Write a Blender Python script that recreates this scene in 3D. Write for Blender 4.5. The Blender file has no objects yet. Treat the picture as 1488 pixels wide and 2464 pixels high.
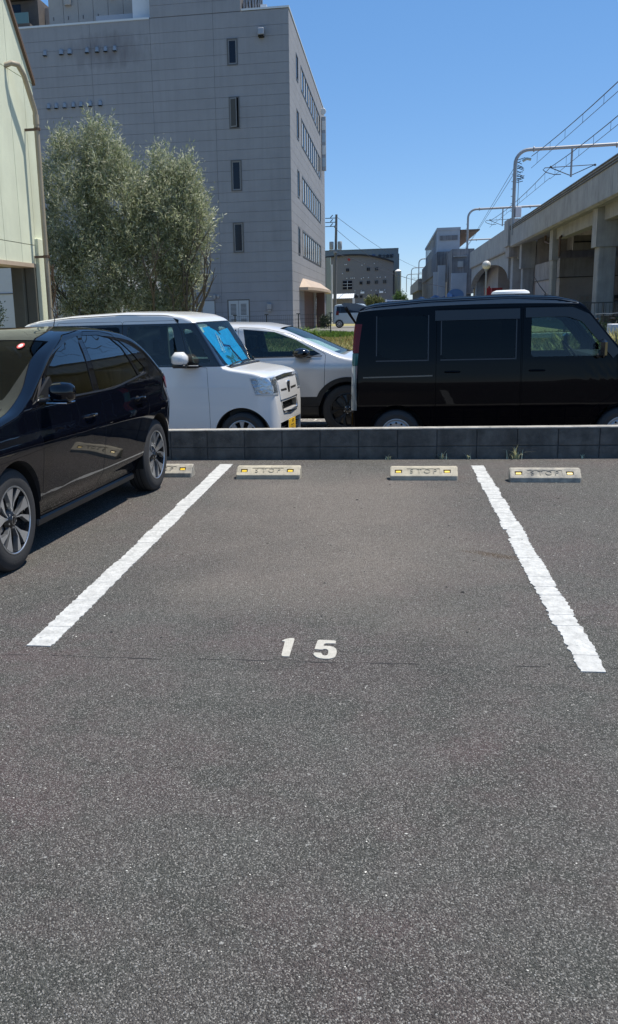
import bpy, bmesh, math, random
import numpy as np
from mathutils import Vector, Matrix, noise
from mathutils.bvhtree import BVHTree
R = math.radians
random.seed(7)
sc = bpy.context.scene
col = sc.collection

# ---------------------------------------------------------------- camera, sky, sun, exposure
FPX, CX, CY = 2271., 590., 1298.            # focal length and optical centre of the (cropped) photograph, in units of a 1488 wide frame
W0, H0 = 1488., 2464.
cam = bpy.data.cameras.new('camera'); co = bpy.data.objects.new('camera', cam); col.objects.link(co)
cam.sensor_fit = 'VERTICAL'; cam.sensor_height = 24.0
cam.lens = 24.0 * FPX / H0
cam.shift_x = (W0/2 - CX) / H0
cam.shift_y = (CY - H0/2) / H0
co.rotation_mode = 'QUATERNION'
co.rotation_quaternion = (Matrix.Rotation(R(8.93), 4, 'Z') @ Matrix.Rotation(R(90-13.64), 4, 'X') @ Matrix.Rotation(R(-1.63), 4, 'Z')).to_quaternion()
co.location = (0, 0, 1.56)
cam.clip_start = 0.05; cam.clip_end = 8000
sc.camera = co

SUN = Vector((1.0, 0.5, 2.9)).normalized()
EL = math.asin(SUN.z); AZ = math.atan2(SUN.x, SUN.y)
w = bpy.data.worlds.new('World'); sc.world = w; w.use_nodes = True
wn = w.node_tree.nodes; wl = w.node_tree.links
sky = wn.new('ShaderNodeTexSky'); sky.sky_type = 'NISHITA'; sky.sun_disc = False
sky.sun_elevation = EL; sky.sun_rotation = AZ
sky.altitude = 0; sky.air_density = .75; sky.dust_density = 0.0; sky.ozone_density = 1.6
hs_ = wn.new('ShaderNodeHueSaturation'); hs_.inputs['Hue'].default_value = .5; hs_.inputs['Saturation'].default_value = 1.08; hs_.inputs['Value'].default_value = 1.18
wl.new(sky.outputs[0], hs_.inputs['Color'])
mxs = wn.new('ShaderNodeMix'); mxs.data_type = 'RGBA'; mxs.inputs[0].default_value = .42; mxs.inputs[7].default_value = (.95, 3.25, 7.6, 1)   # even blue air light
wl.new(hs_.outputs[0], mxs.inputs[6]); wl.new(mxs.outputs[2], wn['Background'].inputs[0]); wn['Background'].inputs[1].default_value = 0.10
sl = bpy.data.lights.new('sun', 'SUN'); so = bpy.data.objects.new('sun', sl); col.objects.link(so)
sl.energy = 5.0; sl.angle = R(0.55); sl.color = (1.0, 0.94, 0.85)
so.rotation_mode = 'QUATERNION'; so.rotation_quaternion = SUN.to_track_quat('Z', 'Y'); so.location = (20, 10, 60)
sc.view_settings.view_transform = 'Standard'; sc.view_settings.look = 'None'
sc.view_settings.exposure = 0.22; sc.view_settings.gamma = 1.0; sc.view_settings.use_curve_mapping = False
try:
    sc.cycles.max_bounces = 8; sc.cycles.transparent_max_bounces = 16; sc.cycles.glossy_bounces = 4
except Exception: pass

# ---------------------------------------------------------------- helpers: objects
def tag(o, label=None, cat=None, group=None, kind=None):
    if label: o['label'] = label
    if cat: o['category'] = cat
    if group: o['group'] = group
    if kind: o['kind'] = kind
    return o
def empty(name, loc=(0, 0, 0), rz=0., label=None, cat=None, group=None):
    o = bpy.data.objects.new(name, None); col.objects.link(o)
    o.location = loc; o.rotation_euler = (0, 0, rz); o.empty_display_size = .3
    return tag(o, label, cat, group)
def link(name, me, m=None, parent=None, smooth=False):
    o = bpy.data.objects.new(name, me); col.objects.link(o)
    if m is not None:
        for mm in (m if isinstance(m, (list, tuple)) else [m]): me.materials.append(mm)
    if parent is not None: o.parent = parent
    if smooth: me.polygons.foreach_set('use_smooth', [True]*len(me.polygons))
    return o
def copy_tree(o, parent=None):
    c = o.copy(); col.objects.link(c)
    if parent is not None: c.parent = parent
    for ch in list(o.children): copy_tree(ch, c)
    return c

class MB:
    """collects simple solids; build() links them as one mesh"""
    def __init__(s): s.v = []; s.f = []
    def add(s, vs, fs):
        n = len(s.v); s.v += [tuple(p) for p in vs]; s.f += [tuple(i+n for i in f) for f in fs]; return s
    def box(s, x0, x1, y0, y1, z0, z1, b=0):
        if x0 > x1: x0, x1 = x1, x0
        if y0 > y1: y0, y1 = y1, y0
        if z0 > z1: z0, z1 = z1, z0
        if b <= 0:
            return s.add([(x, y, z) for z in (z0, z1) for y in (y0, y1) for x in (x0, x1)],
                     [(0,2,3,1),(4,5,7,6),(0,1,5,4),(2,6,7,3),(0,4,6,2),(1,3,7,5)])
        b = min(b, (x1-x0)/2.01, (y1-y0)/2.01, (z1-z0)/2.01)
        vs = []; idx = {}
        for i, x in enumerate((x0, x1)):
            for j, y in enumerate((y0, y1)):
                for k, z in enumerate((z0, z1)):
                    sx, sy, sz = 1-2*i, 1-2*j, 1-2*k
                    idx[(i,j,k,0)] = len(vs); vs.append((x, y+sy*b, z+sz*b))
                    idx[(i,j,k,1)] = len(vs); vs.append((x+sx*b, y, z+sz*b))
                    idx[(i,j,k,2)] = len(vs); vs.append((x+sx*b, y+sy*b, z))
        fs = []
        g = lambda i, j, k, a: idx[(i,j,k,a)]
        for i in (0,1): fs.append([g(i,0,0,0), g(i,1,0,0), g(i,1,1,0), g(i,0,1,0)])
        for j in (0,1): fs.append([g(0,j,0,1), g(1,j,0,1), g(1,j,1,1), g(0,j,1,1)])
        for k in (0,1): fs.append([g(0,0,k,2), g(1,0,k,2), g(1,1,k,2), g(0,1,k,2)])
        for j in (0,1):
            for k in (0,1): fs.append([g(0,j,k,1), g(1,j,k,1), g(1,j,k,2), g(0,j,k,2)])
        for i in (0,1):
            for k in (0,1): fs.append([g(i,0,k,0), g(i,1,k,0), g(i,1,k,2), g(i,0,k,2)])
        for i in (0,1):
            for j in (0,1): fs.append([g(i,j,0,0), g(i,j,1,0), g(i,j,1,1), g(i,j,0,1)])
        for i in (0,1):
            for j in (0,1):
                for k in (0,1): fs.append([g(i,j,k,0), g(i,j,k,1), g(i,j,k,2)])
        return s.add(vs, fs)
    def tube(s, pts, r, n=8, cap=True):
        pts = [Vector(p) for p in pts]; rr = r if isinstance(r, (list, tuple)) else [r]*len(pts)
        vs = []; fs = []; up = None
        for i, p in enumerate(pts):
            d = (pts[min(i+1, len(pts)-1)] - pts[max(i-1, 0)]).normalized()
            if up is None: up = Vector((0,0,1)) if abs(d.z) < .9 else Vector((1,0,0))
            a = d.cross(up).normalized(); b = a.cross(d).normalized(); up = b
            for k in range(n):
                t = 2*math.pi*k/n; vs.append(p + a*(math.cos(t)*rr[i]) + b*(math.sin(t)*rr[i]))
        for i in range(len(pts)-1):
            for k in range(n):
                k2 = (k+1) % n; fs.append((i*n+k, i*n+k2, (i+1)*n+k2, (i+1)*n+k))
        if cap: fs.append(tuple(range(n-1, -1, -1))); fs.append(tuple((len(pts)-1)*n+k for k in range(n)))
        return s.add(vs, fs)
    def lathe(s, prof, c=(0,0,0), axis='z', n=32, close=False):
        vs = []; fs = []; m = len(prof)
        for k in range(n):
            t = 2*math.pi*k/n; ct, st = math.cos(t), math.sin(t)
            for (r, h) in prof:
                if axis == 'z': vs.append((c[0]+r*ct, c[1]+r*st, c[2]+h))
                elif axis == 'y': vs.append((c[0]+r*ct, c[1]+h, c[2]+r*st))
                else: vs.append((c[0]+h, c[1]+r*ct, c[2]+r*st))
        for k in range(n):
            k2 = (k+1) % n
            for i in range(m if close else m-1):
                j = (i+1) % m; fs.append((k*m+i, k2*m+i, k2*m+j, k*m+j))
        return s.add(vs, fs)
    def prism(s, poly, a0, a1, axis='y'):
        """polygon extruded along an axis. y: poly=(x,z); x: poly=(y,z); z: poly=(x,y)"""
        n = len(poly); vs = []
        for a in (a0, a1):
            for (p, q) in poly:
                vs.append((p, a, q) if axis == 'y' else (a, p, q) if axis == 'x' else (p, q, a))
        fs = [tuple(range(n)), tuple(range(2*n-1, n-1, -1))]
        for i in range(n): j = (i+1) % n; fs.append((i, i+n, j+n, j))
        return s.add(vs, fs)
    def sphere(s, c, r, nu=16, nv=10, sc_=(1,1,1)):
        prof = [(r*math.sin(math.pi*i/nv), -r*math.cos(math.pi*i/nv)) for i in range(nv+1)]
        prof[0] = (0.0005, prof[0][1]); prof[-1] = (0.0005, prof[-1][1])
        n0 = len(s.v); s.lathe(prof, (0,0,0), 'z', nu)
        s.v[n0:] = [(c[0]+x*sc_[0], c[1]+y*sc_[1], c[2]+z*sc_[2]) for (x,y,z) in s.v[n0:]]
        return s
    def xf(s, M, start=0):
        s.v[start:] = [tuple(M @ Vector(p)) for p in s.v[start:]]; return s
    def mesh(s, name):
        me = bpy.data.meshes.new(name); me.from_pydata(s.v, [], s.f); 
        bm = bmesh.new(); bm.from_mesh(me); bmesh.ops.recalc_face_normals(bm, faces=bm.faces[:]); bm.to_mesh(me); bm.free()
        me.update(); return me
    def build(s, name, m=None, parent=None, smooth=False, angle=35, kind=None):
        me = s.mesh(name); o = link(name, me, m, parent)
        if smooth: smooth_angle(me, angle)
        if kind: o['kind'] = kind
        return o
def smooth_angle(me, deg=35):
    bm = bmesh.new(); bm.from_mesh(me)
    for f in bm.faces: f.smooth = True
    for e in bm.edges:
        e.smooth = not (len(e.link_faces) == 2 and e.calc_face_angle(0) > R(deg))
    bm.to_mesh(me); bm.free()
def boolean(me, cutters, op='DIFFERENCE'):
    """exact boolean through a modifier, result as a new mesh"""
    for cme in cutters:
        a = bpy.data.objects.new('_a', me); b = bpy.data.objects.new('_b', cme)
        col.objects.link(a); col.objects.link(b)
        md = a.modifiers.new('b', 'BOOLEAN'); md.operation = op; md.solver = 'EXACT'; md.object = b
        dg = bpy.context.evaluated_depsgraph_get()
        me = bpy.data.meshes.new_from_object(a.evaluated_get(dg))
        bpy.data.objects.remove(a); bpy.data.objects.remove(b)
    return me
def text_mesh(body, size, extrude, M, m, parent, name='lettering', shear=0., space=1., offset=0., align='CENTER'):
    cu = bpy.data.curves.new('t', 'FONT'); cu.body = body; cu.size = size; cu.extrude = extrude
    cu.align_x = align; cu.align_y = 'CENTER'; cu.shear = shear; cu.space_character = space; cu.offset = offset
    cu.resolution_u = 4
    o = bpy.data.objects.new('t', cu); col.objects.link(o)
    me = bpy.data.meshes.new_from_object(o.evaluated_get(bpy.context.evaluated_depsgraph_get()))
    bpy.data.objects.remove(o); me.transform(M)
    me.materials.clear()
    return link(name, me, m, parent)

# ---------------------------------------------------------------- helpers: materials
def mat(name, c, rough=.6, metal=0., spec=.5, coat=0., var=0., vs=3., bump=0., bs=40., streak=0., c2=None, em=0.):
    """Principled with noise variation (world position), fine bump and optional vertical streaks"""
    m = bpy.data.materials.new(name); m.use_nodes = True; nt = m.node_tree; N = nt.nodes; L = nt.links
    p = N['Principled BSDF']
    p.inputs['Base Color'].default_value = (*c, 1); p.inputs['Roughness'].default_value = rough
    p.inputs['Metallic'].default_value = metal; p.inputs['Specular IOR Level'].default_value = spec
    p.inputs['Coat Weight'].default_value = coat; p.inputs['Coat Roughness'].default_value = .02
    if em: p.inputs['Emission Color'].default_value = (*c, 1); p.inputs['Emission Strength'].default_value = em
    if var or bump or streak:
        geo = N.new('ShaderNodeNewGeometry')
    if var:
        nz = N.new('ShaderNodeTexNoise'); nz.inputs['Scale'].default_value = vs; nz.inputs['Detail'].default_value = 8; nz.inputs['Roughness'].default_value = .65
        L.new(geo.outputs['Position'], nz.inputs['Vector'])
        mx = N.new('ShaderNodeMix'); mx.data_type = 'RGBA'
        d = c2 if c2 else tuple(x*(1-var) for x in c)
        mx.inputs[6].default_value = (*[min(1, x*(1+var*.5)) for x in c], 1); mx.inputs[7].default_value = (*d, 1)
        cr = N.new('ShaderNodeMapRange'); cr.inputs[1].default_value = .35; cr.inputs[2].default_value = .7
        L.new(nz.outputs[0], cr.inputs[0]); L.new(cr.outputs[0], mx.inputs[0])
        out = mx.outputs[2]
        if streak:
            mp = N.new('ShaderNodeMapping'); mp.inputs['Scale'].default_value = (2.2, 2.2, .12)
            L.new(geo.outputs['Position'], mp.inputs[0])
            n2 = N.new('ShaderNodeTexNoise'); n2.inputs['Scale'].default_value = 2.; n2.inputs['Detail'].default_value = 6
            L.new(mp.outputs[0], n2.inputs['Vector'])
            c3 = N.new('ShaderNodeMapRange'); c3.inputs[1].default_value = .45; c3.inputs[2].default_value = .75; c3.inputs[4].default_value = streak
            L.new(n2.outputs[0], c3.inputs[0])
            m2 = N.new('ShaderNodeMix'); m2.data_type = 'RGBA'; m2.inputs[7].default_value = (*[x*.35 for x in c], 1)
            L.new(out, m2.inputs[6]); L.new(c3.outputs[0], m2.inputs[0]); out = m2.outputs[2]
        L.new(out, p.inputs['Base Color'])
    if bump:
        nb = N.new('ShaderNodeTexNoise'); nb.inputs['Scale'].default_value = bs; nb.inputs['Detail'].default_value = 4
        L.new(geo.outputs['Position'], nb.inputs['Vector'])
        b = N.new('ShaderNodeBump'); b.inputs['Strength'].default_value = bump; b.inputs['Distance'].default_value = .02
        L.new(nb.outputs[0], b.inputs['Height']); L.new(b.outputs[0], p.inputs['Normal'])
    return m
def glass(name, tint, refl=1.0):
    """thin tinted pane: fresnel reflection over a tinted see-through"""
    m = bpy.data.materials.new(name); m.use_nodes = True; nt = m.node_tree; N = nt.nodes; L = nt.links
    N.remove(N['Principled BSDF'])
    t = N.new('ShaderNodeBsdfTransparent'); t.inputs[0].default_value = (*tint, 1)
    g = N.new('ShaderNodeBsdfGlossy'); g.inputs['Roughness'].default_value = .015; g.inputs[0].default_value = (1, 1, 1, 1)
    fr = N.new('ShaderNodeFresnel'); fr.inputs[0].default_value = 1.55
    mu = N.new('ShaderNodeMath'); mu.operation = 'MULTIPLY'; mu.inputs[1].default_value = refl
    mx = N.new('ShaderNodeMixShader'); gg = N.new('ShaderNodeNewGeometry'); ib = N.new('ShaderNodeMath'); ib.operation = 'SUBTRACT'; ib.inputs[0].default_value = 1.; L.new(gg.outputs['Backfacing'], ib.inputs[1])
    m2 = N.new('ShaderNodeMath'); m2.operation = 'MULTIPLY'; L.new(mu.outputs[0], m2.inputs[0]); L.new(ib.outputs[0], m2.inputs[1])      # only the outer face of the pane reflects
    L.new(fr.outputs[0], mu.inputs[0]); L.new(m2.outputs[0], mx.inputs[0])
    L.new(t.outputs[0], mx.inputs[1]); L.new(g.outputs[0], mx.inputs[2]); L.new(mx.outputs[0], N['Material Output'].inputs[0])
    return m
def leaf_mat(name, top, under, trans=.35):
    m = bpy.data.materials.new(name); m.use_nodes = True; nt = m.node_tree; N = nt.nodes; L = nt.links
    p = N['Principled BSDF']; p.inputs['Roughness'].default_value = .42; p.inputs['Specular IOR Level'].default_value = .5
    g = N.new('ShaderNodeNewGeometry')
    mx = N.new('ShaderNodeMix'); mx.data_type = 'RGBA'; mx.inputs[6].default_value = (*top, 1); mx.inputs[7].default_value = (*under, 1)
    L.new(g.outputs['Backfacing'], mx.inputs[0])
    hv = N.new('ShaderNodeHueSaturation'); mr = N.new('ShaderNodeMapRange'); mr.inputs[3].default_value = .6; mr.inputs[4].default_value = 1.45
    L.new(g.outputs['Random Per Island'], mr.inputs[0]); L.new(mr.outputs[0], hv.inputs['Value']); L.new(mx.outputs[2], hv.inputs['Color'])
    L.new(hv.outputs[0], p.inputs['Base Color'])
    tr = N.new('ShaderNodeBsdfTranslucent'); L.new(hv.outputs[0], tr.inputs[0])
    ms = N.new('ShaderNodeMixShader'); ms.inputs[0].default_value = trans
    L.new(p.outputs[0], ms.inputs[1]); L.new(tr.outputs[0], ms.inputs[2]); L.new(ms.outputs[0], N['Material Output'].inputs[0])
    return m

M = {}
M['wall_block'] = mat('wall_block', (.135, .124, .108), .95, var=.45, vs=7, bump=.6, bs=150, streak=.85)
M['mortar'] = mat('mortar', (.09, .09, .09), .95, bump=.4, bs=200)
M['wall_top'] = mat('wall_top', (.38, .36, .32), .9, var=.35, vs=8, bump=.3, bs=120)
M['stop'] = mat('stop_concrete', (.45, .40, .30), .9, var=.35, vs=9, bump=.35, bs=220, c2=(.34, .31, .24))
M['stop_dirty'] = mat('stop_concrete_weathered', (.38, .345, .275), .9, var=.5, vs=14, bump=.4, bs=220, c2=(.19, .185, .17))
M['reflector'] = mat('reflector_yellow', (.95, .62, .03), .3, spec=.8)
M['black_plastic'] = mat('black_plastic', (.012, .012, .013), .45)
M['rubber'] = mat('tyre_rubber', (.028, .028, .029), .75, bump=.15, bs=90)
M['dark'] = mat('wheel_well', (.004, .004, .004), .95)
M['interior'] = mat('car_interior', (.02, .02, .022), .8)
M['interior_beige'] = mat('car_interior_beige', (.16, .15, .13), .8)
M['alloy'] = mat('alloy_silver', (.58, .60, .62), .28, metal=.9)
M['alloy_dark'] = mat('alloy_black', (.01, .01, .011), .25)
M['steel'] = mat('wheel_steel', (.42, .42, .42), .5, metal=.5)
M['hubcap'] = mat('hubcap_silver', (.5, .51, .52), .4, metal=.6)
M['chrome'] = mat('chrome', (.75, .76, .78), .08, metal=1.)
M['black_paint'] = mat('black_paint', (.0025, .003, .006), .3, spec=.0, coat=1.)
M['van_paint'] = mat('van_black_paint', (.0015, .0015, .003), .3, spec=.0, coat=.34)
M['white_paint'] = mat('white_pearl_paint', (.72, .715, .70), .25, spec=.5, coat=.6)
M['silver_paint'] = mat('silver_paint', (.66, .65, .63), .3, metal=.2, spec=.5, coat=.7)
M['paleblue_paint'] = mat('pale_blue_paint', (.42, .52, .60), .3, coat=.5)
M['gloss_black'] = mat('pillar_gloss_black', (.006, .006, .007), .1, coat=.5)
M['glass_dark'] = glass('glass_privacy', (.16, .18, .20), .38)
M['glass_wind_dark'] = glass('glass_windscreen_dark', (.20, .28, .36), .22)
M['glass_light'] = glass('glass_green_tint', (.62, .72, .70), 1.)
M['glass_wind'] = glass('glass_windscreen', (.72, .82, .82), .45)
M['glass_polo'] = glass('glass_side_tint', (.13, .18, .22), 1.3)
M['lamp_glass'] = glass('lamp_glass', (.93, .95, .97), 1.3)
M['visor'] = mat('rain_visor', (.018, .018, .02), .3, coat=.15)
M['red_lens'] = mat('red_lens', (.13, .003, .004), .2, spec=.3, coat=.15)
M['clear_lens'] = mat('clear_lens', (.25, .27, .27), .1, coat=.8, metal=.4)
M['lamp_bowl'] = mat('lamp_bowl', (.62, .64, .64), .22, metal=.85, bump=.6, bs=28)
M['shade_blue'] = mat('sunshade_blue', (.0, .42, .80), .45, var=.25, vs=9, c2=(.0, .33, .72))
M['shade_teal'] = mat('sunshade_print_green', (.0, .13, .10), .5)
M['white_print'] = mat('white_print', (.80, .84, .84), .6)
M['plate_yellow'] = mat('plate_yellow', (.85, .52, .03), .45)
M['ink'] = mat('ink_black', (.01, .01, .01), .6)
M['paper'] = mat('paper', (.7, .68, .6), .8, var=.3, vs=20)
M['red_sticker'] = mat('red_sticker', (.62, .09, .07), .5)

M['bld_shade'] = mat('facade_panel_grey', (.262, .266, .280), .75, var=.10, vs=.5, streak=.14)
M['bld_joint'] = mat('facade_joint', (.13, .13, .14), .9)
M['bld_trim'] = mat('parapet_trim', (.55, .58, .60), .5)
M['win_frame'] = mat('window_frame_bronze', (.10, .095, .09), .4)
M['win_frame_grey'] = mat('window_frame_grey', (.20, .20, .20), .4)
M['win_glass'] = mat('window_glass_dark', (.008, .010, .018), .08, spec=.35)
M['win_blind'] = mat('window_blind', (.42, .40, .36), .7)
M['door_grey'] = mat('steel_door_pale', (.42, .45, .46), .5)
M['louver'] = mat('louver_dark', (.12, .125, .13), .6)
M['canopy'] = mat('canopy_tan', (.46, .36, .27), .6, var=.15, vs=2)
M['canopy_under'] = mat('canopy_soffit', (.25, .23, .2), .8)
M['brown_wall'] = mat('brown_wall', (.15, .09, .07), .8)
M['vent'] = mat('vent_hood_grey', (.30, .31, .33), .4, metal=.4)
M['soot'] = mat('soot', (.16, .16, .18), .9)
M['penthouse'] = mat('rooftop_unit_beige', (.34, .32, .29), .7, var=.1, vs=1)
M['apt'] = mat('apartment_brown', (.10, .085, .075), .8, var=.2, vs=2)
M['apt_lit'] = mat('apartment_tile_lit', (.36, .29, .25), .8, var=.15, vs=3)  # paler copy of the apartment brown, sunlit tone put into the colour
M['green_wall'] = mat('pale_green_wall', (.66, .69, .53), .85, var=.10, vs=1.2, bump=.15, bs=30, streak=.12)
M['green_dark'] = mat('pale_green_shaded', (.13, .125, .095), .85, var=.15, vs=2)  # dark copy of the wall green: shade under the building put into colour
M['groove'] = mat('panel_groove', (.17, .18, .14), .9)
M['pipe'] = mat('drain_pipe_beige', (.33, .28, .20), .55, var=.15, vs=2)
M['bracket'] = mat('pipe_bracket', (.13, .08, .05), .7)
M['whitewall'] = mat('white_wall', (.50, .52, .55), .8, var=.08, vs=1)
M['concrete'] = mat('viaduct_concrete', (.36, .355, .345), .9, var=.22, vs=.8, streak=.40)
M['concrete2'] = mat('viaduct_concrete_dark', (.34, .31, .29), .9, var=.3, vs=.7, streak=.45)
M['concrete_brown'] = mat('shop_wall_brown', (.42, .37, .34), .9, var=.15, vs=.8)
M['station'] = mat('station_concrete', (.21, .21, .22), .9, var=.35, vs=.4, streak=.8)
M['station_light'] = mat('station_panel', (.36, .39, .43), .7, var=.12, vs=.5)
M['mural_blue'] = mat('mural_blue', (.10, .19, .34), .8)
M['tarp_blue'] = mat('tarp_blue', (.08, .19, .42), .6, var=.3, vs=1)
M['steelpole'] = mat('galvanised_pole', (.30, .31, .32), .5, metal=.3)
M['wire'] = mat('wire_dark', (.03, .03, .035), .6)
M['pole'] = mat('utility_pole_concrete', (.16, .16, .155), .85)
M['transformer'] = mat('transformer_grey', (.36, .38, .38), .6)
M['ware'] = mat('warehouse_taupe', (.205, .195, .19), .85, var=.06, vs=.2)
M['ware2'] = mat('warehouse_blue_grey', (.155, .19, .225), .8, var=.05, vs=.1)
M['roof_dark'] = mat('roof_edge_dark', (.02, .02, .025), .6)
M['white_metal'] = mat('white_metal', (.72, .73, .72), .5)
M['silo'] = mat('silo_grey_green', (.36, .42, .40), .5)
M['silo_top'] = mat('silo_top_white', (.85, .86, .85), .6)
M['red'] = mat('red_panel', (.42, .03, .025), .6)
M['sign_blue'] = mat('sign_blue', (.03, .06, .20), .5)
M['sign_black'] = mat('sign_dark', (.02, .03, .05), .6)
M['fence_dark'] = mat('fence_dark', (.025, .028, .03), .5)
M['rail_white'] = mat('guardrail_cream', (.66, .66, .52), .5)
M['box_white'] = mat('white_box', (.55, .56, .60), .6)
M['bark'] = mat('bark', (.10, .085, .065), .95, var=.3, vs=10, bump=.4, bs=60)
M['globe'] = mat('lamp_globe', (.55, .54, .50), .35)
M['glass_rail'] = mat('balcony_glass', (.12, .20, .20), .15)
M['grass_dry2'] = leaf_mat('shrub_leaf', (.14, .16, .05), (.18, .2, .08), .3)
M['olive'] = leaf_mat('olive_leaf', (.25, .285, .155), (.45, .465, .335), .40)
M['leaf'] = leaf_mat('green_leaf', (.07, .14, .035), (.12, .19, .06), .4)
M['leaf_dark'] = leaf_mat('dark_leaf', (.02, .04, .018), (.035, .06, .03), .2)
M['grass'] = leaf_mat('grass_blade_green', (.13, .22, .04), (.15, .25, .06), .4)
M['grass_dry'] = leaf_mat('grass_blade_dry', (.36, .31, .13), (.38, .34, .16), .35)
M['weed'] = leaf_mat('weed_straw', (.55, .54, .30), (.6, .58, .38), .3)
def add_chips(m, scale, lo, hi, c):
    nt = m.node_tree; N = nt.nodes; L = nt.links; p = N['Principled BSDF']; src = p.inputs['Base Color'].links[0].from_socket
    g = N.new('ShaderNodeNewGeometry'); out = src
    for s_, a, b in ((scale, lo, hi), (scale*.28, lo-.02, hi+.05)):
        n = N.new('ShaderNodeTexNoise'); n.inputs['Scale'].default_value = s_; n.inputs['Detail'].default_value = 5; n.inputs['Roughness'].default_value = .7; L.new(g.outputs['Position'], n.inputs['Vector'])
        r = N.new('ShaderNodeMapRange'); r.inputs[1].default_value = a; r.inputs[2].default_value = b; r.inputs[4].default_value = .85; L.new(n.outputs[0], r.inputs[0])
        x = N.new('ShaderNodeMix'); x.data_type = 'RGBA'; x.inputs[7].default_value = (*c, 1); L.new(out, x.inputs[6]); L.new(r.outputs[0], x.inputs[0]); out = x.outputs[2]
    L.new(out, p.inputs['Base Color'])
M['pebble'] = mat('pebble_light', (.60, .58, .52), .8, var=.4, vs=30)
M['pebble_dark'] = mat('pebble_dark', (.02, .02, .02), .9)

def asphalt_mat(name, road=False):
    m = bpy.data.materials.new(name); m.use_nodes = True; nt = m.node_tree; N = nt.nodes; L = nt.links
    p = N['Principled BSDF']; p.inputs['Specular IOR Level'].default_value = .3
    geo = N.new('ShaderNodeNewGeometry'); P = geo.outputs['Position']
    def noise_(s, d=4, rough=.6, off=0):
        n = N.new('ShaderNodeTexNoise'); n.inputs['Scale'].default_value = s; n.inputs['Detail'].default_value = d; n.inputs['Roughness'].default_value = rough
        if off:
            a = N.new('ShaderNodeVectorMath'); a.operation = 'ADD'; a.inputs[1].default_value = (off, off*1.7, 0); L.new(P, a.inputs[0]); L.new(a.outputs[0], n.inputs['Vector'])
        else: L.new(P, n.inputs['Vector'])
        return n.outputs[0]
    def ramp(v, a, b, lo=0., hi=1.):
        r = N.new('ShaderNodeMapRange'); r.inputs[1].default_value = a; r.inputs[2].default_value = b; r.inputs[3].default_value = lo; r.inputs[4].default_value = hi
        L.new(v, r.inputs[0]); return r.outputs[0]
    def mixc(f, a, b, blend='MIX'):
        x = N.new('ShaderNodeMix'); x.data_type = 'RGBA'; x.blend_type = blend
        if isinstance(f, float): x.inputs[0].default_value = f
        else: L.new(f, x.inputs[0])
        for i, c in ((6, a), (7, b)):
            if isinstance(c, tuple): x.inputs[i].default_value = (*c, 1)
            else: L.new(c, x.inputs[i])
        return x.outputs[2]
    def math_(op, a, b=0.):
        x = N.new('ShaderNodeMath'); x.operation = op
        for i, c in ((0, a), (1, b)):
            if isinstance(c, float): x.inputs[i].default_value = c
            else: L.new(c, x.inputs[i])
        return x.outputs[0]
    base = mixc(ramp(noise_(.9, 6, .6), .38, .62), (.160, .160, .142), (.186, .146, .138))   # grey green and plum drifts
    base = mixc(ramp(noise_(2.6, 5, .7, 13.), .45, .62, 0., .75), base, (.116, .122, .105))
    if not road:
        # worn, dustier middle of the bay; cleaner towards the lane
        sx = N.new('ShaderNodeSeparateXYZ'); L.new(P, sx.inputs[0])
        wob = math_('MULTIPLY', math_('SUBTRACT', noise_(.8, 4, .6, 31.), .5), 1.5)
        bx = math_('ADD', math_('ABSOLUTE', math_('ADD', sx.outputs[0], .45)), wob)
        by = math_('ADD', math_('ABSOLUTE', math_('SUBTRACT', sx.outputs[1], 7.)), wob)
        fx = ramp(bx, .45, 1.25, 1., 0.); fy = ramp(by, 1.3, 2.6, 1., 0.)
        base = mixc(math_('MULTIPLY', math_('MULTIPLY', fx, fy), .95), base, (.35, .30, .25))
        # lighter dry haze over the parking strip, darker lane seam
        base = mixc(ramp(sx.outputs[1], 4.2, 6.5, 0., .38), base, (.200, .178, .158))
        # rust run beside the right hand line
        rx = math_('DIVIDE', math_('SUBTRACT', sx.outputs[0], .66), .17); ry = math_('DIVIDE', math_('ADD', math_('SUBTRACT', sx.outputs[1], 5.99), math_('MULTIPLY', math_('SUBTRACT', sx.outputs[0], .66), .55)), .055)
        rr = math_('ADD', math_('MULTIPLY', rx, rx), math_('MULTIPLY', ry, ry))
        base = mixc(ramp(math_('ADD', rr, math_('MULTIPLY', noise_(9., 4, .6, 5.), .8)), .3, 2.4, .75, 0.), base, (.13, .075, .03))
    # oil drips, scuffs and damp-looking dark areas with soft edges
    base = mixc(ramp(noise_(.55, 5, .6, 77.), .50, .72, 0., .42), base, (.070, .068, .064))
    base = mixc(ramp(noise_(3.1, 6, .75, 44.), .60, .80, 0., .45), base, (.075, .072, .066))
    base = mixc(ramp(noise_(1.7, 5, .7, 91.), .60, .80, 0., .40), base, (.235, .215, .185))
    # aggregate
    v = N.new('ShaderNodeTexVoronoi'); v.inputs['Scale'].default_value = 260.; L.new(P, v.inputs['Vector'])
    hs = N.new('ShaderNodeSeparateColor'); L.new(v.outputs['Color'], hs.inputs[0])
    base = mixc(ramp(hs.outputs[0], 0., 1., .0, .9), base, mixc(1., base, (.26, .25, .24), 'MULTIPLY'))
    base = mixc(ramp(hs.outputs[1], .74, .97, 0., .9), base, (.42, .40, .36))
    v2 = N.new('ShaderNodeTexVoronoi'); v2.inputs['Scale'].default_value = 130.; L.new(P, v2.inputs['Vector'])
    h2 = N.new('ShaderNodeSeparateColor'); L.new(v2.outputs['Color'], h2.inputs[0])
    sp = math_('MULTIPLY', ramp(h2.outputs[0], .945, .965, 0., .9), ramp(v2.outputs['Distance'], .30, .42, 1., 0.))
    base = mixc(sp, base, (.42, .415, .39))
    v3 = N.new('ShaderNodeTexVoronoi'); v3.inputs['Scale'].default_value = 34.; L.new(P, v3.inputs['Vector'])
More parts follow.
